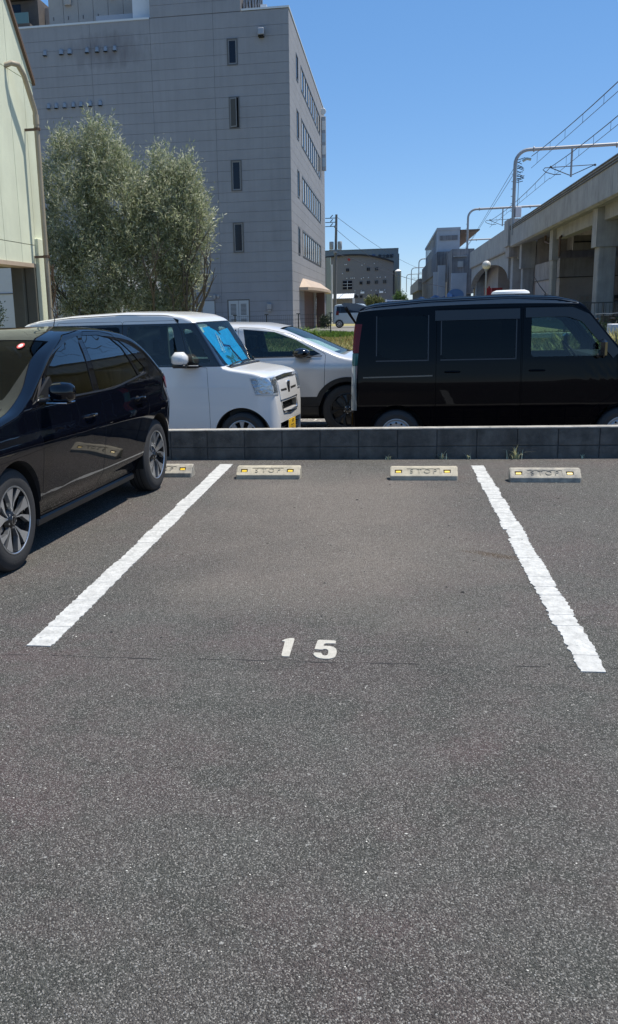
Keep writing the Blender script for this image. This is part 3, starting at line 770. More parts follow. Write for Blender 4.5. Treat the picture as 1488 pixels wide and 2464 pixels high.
        face = boolean(face, [hole.mesh('h')]); face.materials.clear(); face.transform(T); smooth_angle(face, 40); link('wheel_disc', face, M['steel'], w0)
        MB().lathe([(.003, -.05), (rr-.02, -.05)], (0,0,0), 'y', 32).xf(T).build('rim_back', M['dark'], w0, True)
        MB().lathe([(.001, .012), (.022, .010), (.028, -.01)], (0,0,0), 'y', 20).xf(T).build('hub_cap', M['steel'], w0, True)
    return w0

def arch_cut(x, z, r, W, dep=.26):
    mb = MB()
    for sg in (1, -1):
        poly = [(x+r*math.cos(t), z+r*math.sin(t)) for t in np.linspace(-.25, math.pi+.25, 30)] + [(x-r, -.2), (x+r, -.2)]
        mb.prism(poly, sg*(W/2+.1), sg*(W/2-dep), 'y')
    return mb.mesh('arch')
def body_part(car, me, name, m, parent, zones=None):
    """zones: list of (predicate, material); faces already split by bisects"""
    car.shade(me); me.materials.clear(); o = link(name, me, m, parent); ms = [m]
    if zones:
        for (pred, mm) in zones:
            me.materials.append(mm); k = len(me.materials)-1
            for f in me.polygons:
                if pred(f.center, f.normal): f.material_index = k
    return o
def bisect(me, planes):
    bm = bmesh.new(); bm.from_mesh(me)
    for (co_, no) in planes: bmesh.ops.bisect_plane(bm, geom=bm.verts[:]+bm.edges[:]+bm.faces[:], plane_co=co_, plane_no=no)
    out = bpy.data.meshes.new('b'); bm.to_mesh(out); bm.free(); return out
def inner_pred(car):
    def f(c, n):
        loc, nn, i, d = car.bvh.find_nearest(c); return d > .02
    return f
def handle(parent, x, z, y, sg, L_=.16, m=None):
    h = empty('door_handle'); h.parent = parent
    MB().tube([(x-L_/2, y-.004*sg, z), (x-L_*.42, y+.022*sg, z+.002), (x, y+.030*sg, z+.004), (x+L_*.42, y+.022*sg, z+.002), (x+L_/2, y-.004*sg, z)], [.007, .011, .012, .011, .007], 8).build('grip', m, h, True)
    MB().sphere((x+.01, y-.012*sg, z-.004), .038, 14, 8, (1.2, .35, .62)).build('recess', M['dark'], h, True)
    return h
def antenna(parent, p, d, l, r=.004):
    a = empty('antenna'); a.parent = parent; p = Vector(p); d = Vector(d).normalized()
    MB().lathe([(.001, .035), (.014, .03), (.03, .005), (.034, -.01)], p, 'z', 14).build('antenna_base', M['black_plastic'], a, True)
    MB().tube([p+Vector((0,0,.02)), p+d*l*.5, p+d*l], [r*1.3, r, r*.6], 6).build('antenna_rod', M['black_plastic'], a, True)

# ---- black hatchback, nose towards the camera
def black_hatch():
    t = empty('parked_car', label='glossy black five-door hatchback with twin-spoke alloy wheels and red oval sticker, parked at the left', cat='car')
    hb = 1.375
    top = [(-1.99, .60), (-1.97, .78), (-1.93, .92), (-1.86, .99), (-1.72, 1.075), (-1.52, 1.225), (-1.36, 1.325), (-1.20, 1.392), (-1.0, 1.435), (-.70, 1.467), (-.35, 1.482), (.05, 1.465), (.30, 1.42), (.55, 1.335), (1.02, 1.075), (1.22, 1.00), (1.50, .955), (1.85, .88), (2.02, .80), (2.10, .66), (2.13, .50)]
    side = [(.15, .84), (.22, .85), (.30, .885), (.352, .918), (.375, .949), (.50, .969), (.62, .986), (.75, 1.0), (.79, .996), (.82, .980), (.88, .966), (.98, .952), (1.04, .926), (1.2, .872), (1.3, .826), (1.4, .765), (1.46, .712), (1.6, .60)]
    c = Car(top, 1.76, (.42, .34), (.36, .26), side, [(-2, .30), (-1.8, .25), (-1.2, .22), (1.3, .22), (1.9, .24), (2.14, .28)], [(-2, .05), (-1.7, .09), (-1.2, .09), (.3, .09), (1., .05), (1.5, .05), (2.14, .08)], 4.2, .035, bow=.03, nst=80)
    c.NL = 30; c.side = smooth_fn(side, .009, 900); c.make(); me = c.body
    wr = .43
    me = boolean(me, [arch_cut(hb, .325, .372, 1.76), arch_cut(-hb, .325, .372, 1.76)])
    cav = c.shell(-1.62, 1.02, .055, .42, 40); me = boolean(me, [cav])
    fw = [(-.10, 1.405), (.30, 1.352), (.58, 1.235), (.93, 1.035), (.80, 1.015), (.10, .995)]
    fw = [(-.02, 1.00), (.86, 1.015), (.90, 1.035), (.62, 1.205), (.36, 1.315), (.10, 1.385), (-.12, 1.41)]
    rw = [(-.12, 1.00), (-.20, 1.41), (-.52, 1.405), (-.76, 1.372), (-.90, 1.29), (-1.06, 1.045), (-1.0, 1.022)]
    qw = [(-.97, 1.27), (-.82, 1.362), (-.92, 1.345), (-1.07, 1.25), (-1.28, 1.10), (-1.24, 1.07), (-1.12, 1.053)]
    mb = MB(); mb.prism(fw, -1.2, 1.2); w1 = mb.mesh('w'); w2 = MB().prism(rw, -1.2, 1.2).mesh('w'); w3 = MB().prism(qw, -1.2, 1.2).mesh('w')
    wind = MB().prism([(.38, 1.445), (.30, 1.33), (.93, .98), (1.13, 1.06), (1.05, 1.12)], -.655, .655).mesh('w')
    rear = MB().prism([(-1.80, 1.08), (-1.60, .92), (-1.20, 1.25), (-1.34, 1.40), (-1.46, 1.36)], -.52, .52).mesh('w')
    me = boolean(me, [w1, w2, w3, wind, rear])
    fd = rounded([(-.06, .27), (-.09, .9), (-.20, 1.445), (.12, 1.42), (.42, 1.325), (.70, 1.19), (.99, 1.02), (.98, .27)], .03)
    rd = rounded([(-.08, .27), (-.11, .9), (-.22, 1.435), (-.55, 1.43), (-.80, 1.395), (-.95, 1.30), (-1.12, 1.035), (-1.14, .80), (-1.0, .60), (-.92, .27)], .03)
    doors = []
    for poly in (fd, rd):
        pr = MB().prism(poly, .62, 1.2).mesh('d'); doors.append(boolean(me, [pr], 'INTERSECT'))
    for poly in (fd, rd): me = boolean(me, [MB().prism(grow(poly, .0045), .60, 1.2).mesh('d')])
    inn = (inner_pred(c), M['interior'])
    body_part(c, me, 'body', M['black_paint'], t, [inn])
    for k, d in enumerate(doors):
        o = body_part(c, d, 'door', M['black_paint'], t, [inn])
        handle(o, (.17, -.90)[k], (.845, .872)[k], c.P(0)*c.side(.85)+.0, 1, .19, M['black_paint'])
    G_ = M['glass_polo']
    for nm, lo, hi in (('door_window', [(-.02, 1.00), (.86, 1.015), (.90, 1.035)], [(-.12, 1.41), (.10, 1.385), (.36, 1.315), (.62, 1.205), (.90, 1.037)]),
                       ('door_window', [(-1.05, 1.025), (-.12, 1.00)], [(-1.06, 1.045), (-.90, 1.29), (-.76, 1.372), (-.52, 1.405), (-.20, 1.41)]),
                       ('quarter_window', [(-1.44, 1.10), (-1.40, 1.075), (-1.28, 1.06)], [(-1.22, 1.27), (-1.06, 1.355), (-.94, 1.375)])):
        if nm == 'quarter_window': c.patch(nm, [(-1.28, 1.10), (-1.24, 1.07), (-1.12, 1.053), (-.97, 1.27)], [(-1.28, 1.10), (-1.07, 1.25), (-.92, 1.345), (-.82, 1.362)], 'side', G_, t, -.006)
        else: c.patch(nm, lo, hi, 'side', G_, t, -.006)
        if nm == 'door_window': c.patch(nm, lo, hi, 'side', G_, t, -.006, flip=-1)
    # windscreen: rows from cowl to header
    c.patch('windscreen', [(1.10, -.70), (1.12, 0), (1.10, .70)], [(.36, -.625), (.34, 0), (.36, .625)], 'top', M['glass_wind_dark'], t, -.004, 24, 10)
    c.patch('rear_window', [(-1.74, -.5), (-1.74, .5)], [(-1.34, -.5), (-1.34, .5)], 'top', G_, t, -.004, 14, 6)
    # trims
    c.patch('window_trim', [(-1.26, 1.052), (-.4, .990), (.90, 1.004)], [(-1.26, 1.066), (-.4, 1.001), (.92, 1.018)], 'side', M['black_plastic'], t, .005, 30, 1)
    c.patch('chrome_trim', [(.86, 1.006), (.93, 1.02)], [(.86, 1.012), (.70, 1.158)], 'side', M['chrome'], t, .006, 10, 1)
    MB().box(-.92, .95, .66, .768, .185, .24, .012).build('sill_trim', M['black_plastic'], t, True)
    # arch liners
    for x in (hb, -hb):
        for sg in (1, -1):
            MB().add([(x+.365*math.cos(a), sg*yy, .325+.365*math.sin(a)) for yy in (.62, .82) for a in np.linspace(-.2, math.pi+.2, 20)], [(i, i+1, 21+i, 20+i) for i in range(19)]).build('wheel_arch_liner', M['dark'], t, True)
            wheel(t, x, sg*.825, .325, .212, .20, 'twin')
    # mirror
    mi = empty('door_mirror'); mi.parent = t
    MB().box(.76, .92, .80, .90, 1.00, 1.035, .01).build('mirror_arm', M['black_plastic'], mi, True)
    mb = MB(); secs = [(.90, .05, .06), (.93, .075, .085), (1.0, .085, .09), (1.06, .078, .082), (1.09, .05, .055)]; vs = []; fs = []
    for (y, hx, hz) in secs:
        for k in range(16):
            a = 2*math.pi*k/16; vs.append((.84+hx*abs(math.cos(a))**.6*math.copysign(1, math.cos(a))*(1.15 if math.cos(a) > 0 else .7), y, 1.085+hz*abs(math.sin(a))**.7*math.copysign(1, math.sin(a))))
    for i in range(4):
        for k in range(16): fs.append((i*16+k, i*16+(k+1) % 16, i*16+16+(k+1) % 16, i*16+16+k))
    fs += [tuple(range(16)), tuple(64+k for k in reversed(range(16)))]
    mb.add(vs, fs).build('mirror_housing', M['black_paint'], mi, True, 50)
    MB().box(.74, .94, .89, 1.06, .992, 1.004, .003).build('mirror_strip', M['chrome'], mi)
    mi.matrix_local = Matrix.Translation((.88, .80, 1.03)) @ Matrix.Diagonal((.72, .86, .74, 1)) @ Matrix.Translation((-.88, -.80, -1.03))
    MB().prism([(.94, 1.02), (.70, 1.165), (.62, 1.02)], .795, .815).build('mirror_sail', M['black_plastic'], t)
    # lights
    c.patch('tail_light', [(24, .86), (46, .87), (62, .90)], [(24, .99), (46, 1.01), (66, .985)], 'rcorner', M['red_lens'], t, .006, 12, 5)
    c.patch('head_light', [(18, .66), (40, .68), (52, .76)], [(18, .76), (40, .80), (52, .80)], 'corner', M['clear_lens'], t, .006, 12, 4)
    c.patch('fuel_flap_line', [(74, .86), (80, .86)], [(74, .862), (80, .862)], 'rcorner', M['dark'], t, .001, 4, 1)
    c.patch('character_line', [(-1.7, .792), (1.6, .70)], [(-1.7, .796), (1.6, .704)], 'side', M['black_paint'], t, .0025, 40, 1, thick=.006)
    # bonnet shut line, wiper, sticker, antenna, seats
    c.patch('bonnet_line', [(1.20, .70), (1.45, .755), (1.85, .74)], [(1.20, .705), (1.45, .76), (1.85, .746)], 'top', M['dark'], t, .0008, 20, 1)
    MB().tube([(1.16, .42, 1.035), (1.14, .10, 1.048), (1.12, -.12, 1.055)], .008, 6).build('wiper', M['black_plastic'], t)
    cp = c.bvh.ray_cast(Vector((.46, .50, 5)), Vector((0, 0, -1)))
    n_ = c.nrm(cp[0])[0]; q = n_.to_track_quat('Z', 'Y').to_matrix().to_4x4()
    T = Matrix.Translation(cp[0]+n_*.002) @ q
    MB().lathe([(.0005, .001), (.040, .001), (.040, 0)], (0,0,0), 'z', 28).xf(Matrix.Diagonal((.62, 1.25, 1, 1)) ).xf(T).build('inspection_sticker', M['red_sticker'], t)
    MB().lathe([(.0005, .002), (.023, .002), (.023, .001)], (0,0,0), 'z', 24).xf(Matrix.Diagonal((.62, 1.25, 1, 1)) ).xf(T).build('sticker_centre', M['white_print'], t)
    antenna(t, (-1.18, 0, 1.437), (-.42, 0, 1), .20)
    for (x, y) in ((.05, .36), (.05, -.36), (-.85, .36), (-.85, -.36)):
        MB().box(x-.16, x-.02, y-.24, y+.24, .55, 1.08, .05).box(x-.13, x-.04, y-.13, y+.13, 1.1, 1.27, .03).build('seat', M['interior'], t, True)
    MB().box(.75, 1.05, -.68, .68, .6, .96, .04).build('dashboard', M['interior'], t, True)
    MB().lathe([(.175, -.012), (.187, 0), (.175, .012), (.163, 0)], (0,0,0), 'x', 28, True).xf(Matrix.Translation((.66, -.36, .97)) @ Matrix.Rotation(R(-22), 4, 'Y')).build('steering_wheel', M['interior'], t, True)
    MB().box(-1.9, 1.9, -.55, .55, .15, .21, .01).build('floor_pan', M['dark'], t)
    return t, c
hatch, hc = black_hatch()
hatch.location = (-3.008, 6.909, 0); hatch.rotation_euler = (0, 0, R(-95.2)); hatch.scale = (.99, 1, 1)

# ---- white kei wagon, nose to the right
def white_kei():
    t = empty('parked_car', label='white boxy kei wagon with cyan sunshade in its windscreen and yellow number plate', cat='car')
    hb = 1.26
    top = [(-1.70, .55), (-1.69, .95), (-1.66, 1.25), (-1.58, 1.56), (-1.50, 1.625), (-1.35, 1.66), (-.9, 1.705), (-.2, 1.73), (.30, 1.715), (.55, 1.68), (.69, 1.625), (.86, 1.36), (1.03, 1.09), (1.12, 1.065), (1.40, 1.025), (1.53, .99), (1.595, .955), (1.62, .89), (1.642, .74), (1.662, .58), (1.67, .45)]
    side = [(.15, .93), (.25, .965), (.40, .985), (.60, .995), (.84, 1.0), (.87, .992), (1.0, .985), (1.08, .975), (1.2, .955), (1.45, .915), (1.6, .885), (1.75, .85)]
    c = Car(top, 1.475, (.26, .22), (.14, .12), side, [(-1.71, .30), (-1.5, .2), (1.3, .17), (1.6, .17), (1.675, .20)], [(-1.71, .05), (-1.5, .07), (.4, .07), (.75, .06), (1.1, .04), (1.5, .05), (1.675, .06)], 4.5, .016, bow=.012, nst=90)
    c.make(); me = c.body
    me = boolean(me, [arch_cut(hb, .28, .335, 1.475, .22), arch_cut(-hb, .28, .335, 1.475, .22)])
    me = boolean(me, [c.shell(-1.6, 1.05, .05, .45, 30)])
    z1, z2 = 1.11, 1.555
    fq = rounded([(.68, 1.13), (.90, 1.13), (.86, 1.19), (.72, 1.44), (.65, 1.51), (.555, 1.52), (.565, 1.46)], .03)        # front quarter light
    fw = rounded([(-.14, z1), (.46, z1), (.50, 1.20), (.42, z2), (-.14, z2)], .04)
    rw = rounded([(-.24, z1), (-.24, z2), (-1.02, z2), (-1.02, z1)], .05)
    qw = rounded([(-1.12, z1), (-1.12, z2), (-1.42, z2), (-1.48, z1+.08), (-1.42, z1)], .06)
    cuts = [MB().prism(p, -1, 1).mesh('w') for p in (fq, fw, rw, qw)]
    cuts.append(MB().prism([(.66, 1.58), (.60, 1.50), (.84, 1.09), (1.075, 1.085), (1.02, 1.17), (.74, 1.60)], -.61, .61).mesh('w'))
    cuts.append(MB().prism([(-1.55, 1.15), (-1.8, 1.15), (-1.8, 1.52), (-1.5, 1.52)], -.52, .52).mesh('w'))
    # mouth openings in the nose
    cuts.append(MB().box(1.58, 1.9, -.34, .34, .545, .645).mesh('g')); cuts.append(MB().box(1.59, 1.9, -.50, .50, .245, .415).mesh('g'))
    me = boolean(me, cuts)
    fd = rounded([(-.20, .26), (-.20, 1.60), (.40, 1.60), (.50, 1.45), (.60, 1.08), (.88, 1.06), (.90, .26)], .025)
    fd = rounded([(-.20, .26), (-.20, 1.615), (.46, 1.615), (.53, 1.50), (.64, 1.09), (.85, 1.075), (.87, .62), (.87, .26)], .025)
    rd = rounded([(-.21, .26), (-.21, 1.615), (-1.06, 1.615), (-1.06, .66), (-.88, .50), (-.80, .26)], .03)
    me = bisect(me, [((0, 0, 1.085), (0, 0, 1)), ((0, 0, 1.585), (0, 0, 1))])
    doors = []
    for sg in (-1,):
        for poly in (fd, rd): doors.append(boolean(me, [MB().prism(poly, -.52, -1).mesh('d')], 'INTERSECT'))
        for poly in (fd, rd): me = boolean(me, [MB().prism(grow(poly, .004), -.50, -1).mesh('d')])
    black = (lambda p, n: 1.085 < p.z < 1.585 and ((abs(n.y) > .35 and p.x < 1.035) or (.3 < p.x < 1.045 and abs(p.y) > .5)), M['gloss_black'])
    inn = (inner_pred(c), M['interior_beige'])
    body_part(c, me, 'body', M['white_paint'], t, [black, inn])
    for k, d in enumerate(doors):
        o = body_part(c, d, 'door', M['white_paint'], t, [black, inn])
        handle(o, (-.08, -.36)[k], .95, -(c.P(0)*c.side(.95)), -1, .18, M['white_paint'])
    for sg in (1, -1):
        c.patch('quarter_window', [(.565, 1.46), (.68, 1.13), (.90, 1.13)], [(.555, 1.52), (.65, 1.51), (.72, 1.44), (.88, 1.15)], 'side', M['glass_light'], t, -.006, flip=sg)
        c.patch('door_window', [(-.14, z1), (.46, z1)], [(-.14, z2), (.42, z2)], 'side', M['glass_light'], t, -.006, flip=sg)
        c.patch('door_window', [(-1.02, z1), (-.24, z1)], [(-1.02, z2), (-.24, z2)], 'side', M['glass_dark'], t, -.006, flip=sg)
        c.patch('quarter_window', [(-1.46, z1), (-1.12, z1)], [(-1.42, z2), (-1.12, z2)], 'side', M['glass_dark'], t, -.006, flip=sg)
    c.patch('windscreen', [(1.035, -.63), (1.045, 0), (1.035, .63)], [(.685, -.59), (.69, 0), (.685, .59)], 'top', M['glass_wind'], t, -.003, 20, 10)
    c.patch('rear_window', [(-.5, 1.15), (.5, 1.15)], [(-.5, 1.50), (.5, 1.50)], 'rear', M['glass_dark'], t, -.006, 10, 5)
    c.patch('roof_seam', [(-1.5, -.635), (.40, -.64), (.50, -.655)], [(-1.5, -.628), (.40, -.633), (.504, -.648)], 'top', M['dark'], t, .0008, 30, 1)
    # crease lines on the side
    c.patch('crease', [(-1.55, .850), (1.35, .845)], [(-1.55, .856), (1.35, .851)], 'side', M['white_paint'], t, .0045, 40, 1, thick=.01, flip=-1)
    # sunshade: a folded cyan sheet leaning behind the glass, with a flap
    def on_ws(u, v, off):      # u 0 header .. 1 cowl, v across -1..1
        x = .69+(1.035-.69)*u; h = c.bvh.ray_cast(Vector((x, v*.60, 5)), Vector((0, 0, -1)))
        return h[0] - c.nrm(h[0])[0]*off
    sh = empty('sunshade', label='creased cyan fabric sunshade with white script and palm print inside the white wagon', cat='sunshade')
    def ws_sheet(name, quad, off, m, nu=12, nv=10, wob=.008, par=sh, sd=0):
        vs = []; fs = []; 
        for j in range(nv+1):
            for i in range(nu+1):
                a, b = i/nu, j/nv
                u = (quad[0][0]*(1-a)+quad[1][0]*a)*(1-b)+(quad[3][0]*(1-a)+quad[2][0]*a)*b; v = (quad[0][1]*(1-a)+quad[1][1]*a)*(1-b)+(quad[3][1]*(1-a)+quad[2][1]*a)*b
                vs.append(on_ws(u, v, off+wob*noise.noise((u*4+sd, v*3, sd))))
        for j in range(nv):
            for i in range(nu): q = j*(nu+1)+i; fs.append((q, q+1, q+nu+2, q+nu+1))
        n0 = len(vs); vs += [p-Vector((.002, 0, .002)) for p in vs[:n0]]; fs += [tuple(n0+i for i in reversed(f)) for f in fs]
        return MB().add([tuple(p) for p in vs], fs).build(name, m, par, True, 60)
    ws_sheet('shade_panel', [(.16, -.93), (.14, -.30), (.97, -.12), (.99, -.62)], .028, M['shade_blue'], sd=1)
    ws_sheet('shade_panel', [(.14, -.30), (.24, .02), (.97, .34), (.97, -.12)], .036, M['shade_blue'], sd=4)
    ws_sheet('shade_panel', [(.26, .10), (.20, .80), (.90, .90), (.93, .42)], .030, M['shade_blue'], sd=7)
    ws_sheet('shade_panel', [(.30, -.22), (.38, .28), (.60, .30), (.55, -.14)], .020, M['shade_blue'], sd=9)
    rnd = random.Random(3); mb = MB()
    for k in range(26):
        u0, v0 = rnd.uniform(.80, .95), rnd.uniform(-.36, .0); a = rnd.uniform(0, 6.28)
        p = [on_ws(u0+.11*s*math.cos(a)*rnd.uniform(.3, 1), v0+.20*s*math.sin(a)*rnd.uniform(.3, 1), .0215) for s in (0, .4, 1)]; d = Vector((0, .009, .004)); mb.add([p[0]-d, p[0]+d, p[1]+d*1.2, p[2], p[1]-d*1.2], [(0,1,2,3,4)])
    for k in range(20):
        u0, v0 = .62+.014*k, -.02+.010*k; p = on_ws(u0, v0+rnd.uniform(-.05, .05), .0190); q_ = on_ws(u0+.05, v0+rnd.uniform(-.12, .12), .0190); d = Vector((0, .008, .004)); mb.add([p-d, p+d, q_], [(0,1,2)])
    mb.build('shade_print', M['shade_teal'], sh)
    pc = on_ws(.52, -.36, .018); dx = (on_ws(.30, -.20, .018)-on_ws(.68, -.44, .018)).normalized(); nz = c.nrm(pc)[0]; dy = nz.cross(dx).normalized()
    TM = Matrix(((dx.x, dy.x, nz.x, pc.x), (dx.y, dy.y, nz.y, pc.y), (dx.z, dy.z, nz.z, pc.z), (0, 0, 0, 1)))
    text_mesh('Summer', .095, .001, TM, M['white_print'], sh, 'script_lettering', shear=.35, space=.9)
    a_, b_ = on_ws(.36, -.13, .018), on_ws(.72, -.36, .018); MB().tube([a_, b_], .0035, 5).build('script_underline', M['white_print'], sh)
    p_ = on_ws(.27, -.88, .012); 
    c.patch('inspection_sticker', [(.78, -.585), (.78, -.52)], [(.74, -.585), (.74, -.52)], 'top', M['paper'], t, -.008, 3, 3, thick=.001)
    m_ = empty('interior_mirror'); m_.parent = t
    mp = on_ws(.12, -.08, .10); MB().box(mp.x-.01, mp.x+.02, mp.y-.12, mp.y+.10, mp.z-.045, mp.z+.02, .01).build('mirror_glass', M['black_plastic'], m_, True)
    # mirror
    mi = empty('door_mirror'); mi.parent = t
    MB().box(.56, .76, -.80, -.70, 1.075, 1.105, .01).build('mirror_arm', M['black_plastic'], mi, True)
    MB().box(.49, .68, -.965, -.81, 1.10, 1.265, .05).build('mirror_housing', M['white_paint'], mi, True, 60)
    MB().box(.50, .67, -.955, -.81, 1.085, 1.13, .02).build('mirror_base', M['black_plastic'], mi, True, 60)
    MB().box(.66, .77, -.81, -.77, 1.098, 1.108, .003).build('mirror_strip', M['hubcap'], mi)
    # nose
    for sg in (-1, 1):
        c.patch('head_light_bowl', [(24, .77), (44, .77), (57, .78)], [(24, .945), (44, .95), (62, .945)], 'corner', M['lamp_bowl'], t, .002, 14, 6, flip=sg, thick=.004)
        hl = c.patch('head_light', [(24, .76), (44, .76), (57, .77)], [(24, .955), (44, .96), (63, .952)], 'corner', M['lamp_glass'], t, .012, 14, 6, flip=sg, thick=.003)
        h = c.bvh.ray_cast(Vector((5, sg*.50, .855)), Vector((-1, 0, 0)))[0]
        MB().lathe([(.062, .006), (.066, .012), (.070, .006)], (h.x-.02, h.y, h.z), 'x', 28).build('lamp_ring', M['black_plastic'], hl, True)
        MB().sphere((h.x-.035, h.y, h.z), .058, 20, 10, (.7, 1, 1)).build('projector_lens', M['clear_lens'], hl, True)
        c.patch('lamp_rim', [(24, .745), (44, .747), (57, .757)], [(24, .759), (44, .759), (57, .769)], 'corner', M['hubcap'], t, .006, 14, 1, flip=sg, thick=.004)
    c.patch('upper_chrome_bar', [(-.42, .905), (0, .912), (.42, .905)], [(-.44, .945), (0, .955), (.44, .945)], 'front', M['black_plastic'], t, .008, 20, 2)
    c.patch('upper_chrome_bar', [(-.42, .915), (0, .922), (.42, .915)], [(-.43, .935), (0, .943), (.43, .935)], 'front', M['chrome'], t, .013, 20, 1)
    c.patch('grille_bar', [(-.42, .675), (0, .67), (.42, .675)], [(-.44, .895), (0, .90), (.44, .895)], 'front', M['white_paint'], t, .010, 20, 5, thick=.012)
    for sg in (-1, 1): c.patch('grille_slot', [(sg*.10, .765), (sg*.36, .771)], [(sg*.10, .791), (sg*.37, .795)], 'front', M['dark'], t, .0115, 8, 1)
    h = c.bvh.ray_cast(Vector((5, 0, .80)), Vector((-1, 0, 0)))[0]
    ba = empty('badge'); ba.parent = t
    MB().box(h.x+.004, h.x+.016, -.052, .052, .705, .875, .014).build('badge_plate', M['chrome'], ba, True)
    MB().box(h.x+.012, h.x+.020, -.044, .044, .713, .867, .012).build('badge_field', M['ink'], ba, True)
    MB().prism([(-.026, .84), (-.016, .84), (-.013, .80), (.013, .80), (.016, .84), (.026, .84), (.017, .74), (.010, .74), (.012, .785), (-.012, .785), (-.010, .74), (-.017, .74)], h.x+.0195, h.x+.024, 'x').build('badge_letter', M['chrome'], ba)
    # lower openings: dark mesh and chrome U
    MB().box(1.56, 1.60, -.335, .335, .54, .65).build('grille_mesh', M['dark'], t)
    mb = MB()
    for i in range(5): mb.box(1.60, 1.61, -.33, .33, .55+.02*i, .554+.02*i)
    mb.build('grille_slats', M['black_plastic'], t, kind='stuff')
    mb = MB(); mb.tube([(1.630, -.385, .70), (1.650, -.362, .56), (1.660, -.33, .525), (1.668, 0, .515), (1.660, .33, .525), (1.650, .362, .56), (1.630, .385, .70)], .016, 8); mb.build('chrome_surround', M['chrome'], t, True)
    MB().box(1.55, 1.60, -.50, .50, .24, .42).build('bumper_mesh', M['dark'], t)
    for zz in (.285, .345): MB().box(1.60, 1.65, -.48, .48, zz-.006, zz+.006, .003).build('bumper_bar', M['black_plastic'], t)
    np_ = empty('number_plate'); np_.parent = t
    MB().box(1.672, 1.680, -.172, .172, .250, .425, .003).build('plate_surround', M['chrome'], np_)
    MB().box(1.678, 1.684, -.165, .165, .257, .418, .002).build('plate', M['plate_yellow'], np_)
    TP = lambda y, z: Matrix(((0, 0, 1, 1.6845), (1, 0, 0, y), (0, 1, 0, z), (0, 0, 0, 1)))
    text_mesh('583', .058, .0006, TP(.03, .388), M['ink'], np_, 'plate_lettering')
    text_mesh('17-3', .105, .0006, TP(0, .308), M['ink'], np_, 'plate_lettering', offset=.002)
    MB().tube([(1.08, -.55, 1.09), (1.05, -.30, 1.10), (1.04, .0, 1.11)], .008, 6).build('wiper', M['black_plastic'], t)
    MB().tube([(1.08, -.1, 1.09), (1.06, .25, 1.105), (1.04, .5, 1.105)], .008, 6).build('wiper', M['black_plastic'], t)
    MB().box(1.03, 1.12, -.60, .60, 1.06, 1.084, .01).build('cowl', M['black_plastic'], t, True)
    for x in (hb, -hb):
        for sg in (1, -1):
            MB().add([(x+.33*math.cos(a), sg*yy, .28+.33*math.sin(a)) for yy in (.51, .70) for a in np.linspace(-.2, math.pi+.2, 20)], [(i, i+1, 21+i, 20+i) for i in range(19)]).build('wheel_arch_liner', M['dark'], t, True)
            wheel(t, x, sg*.722, .28, .185, .16, 'cap')
    antenna(t, (-1.22, -.30, 1.672), (-.7, 0, 1), .17, .005)
    MB().tube([(-.98, -.2, 1.69), (-.965, -.2, 1.80), (-.94, -.2, 1.88)], .004, 6).build('whip_aerial', M['black_plastic'], t)
    for (x, y) in ((-.05, -.33), (-.05, .33), (-.98, -.33), (-.98, .33)):
        MB().box(x-.18, x-.04, y-.23, y+.23, .6, 1.18, .05).box(x-.15, x-.06, y-.12, y+.12, 1.2, 1.38, .03).build('seat', M['interior'], t, True)
    MB().box(.68, .95, -.60, .60, .6, 1.04, .03).build('dashboard', M['interior_beige'], t, True)
    MB().lathe([(.165, -.012), (.177, 0), (.165, .012), (.153, 0)], (0,0,0), 'x', 28, True).xf(Matrix.Translation((.52, -.33, 1.05)) @ Matrix.Rotation(R(-30), 4, 'Y')).build('steering_wheel', M['interior'], t, True)
    MB().box(-1.6, 1.6, -.45, .45, .15, .2, .01).build('floor_pan', M['dark'], t)
    return t, sh, c
kei, shade, kc = white_kei()
th = R(-8)
for o in (kei, shade): o.location = (-2.848, 11.738, -.15); o.rotation_euler = (0, 0, th)

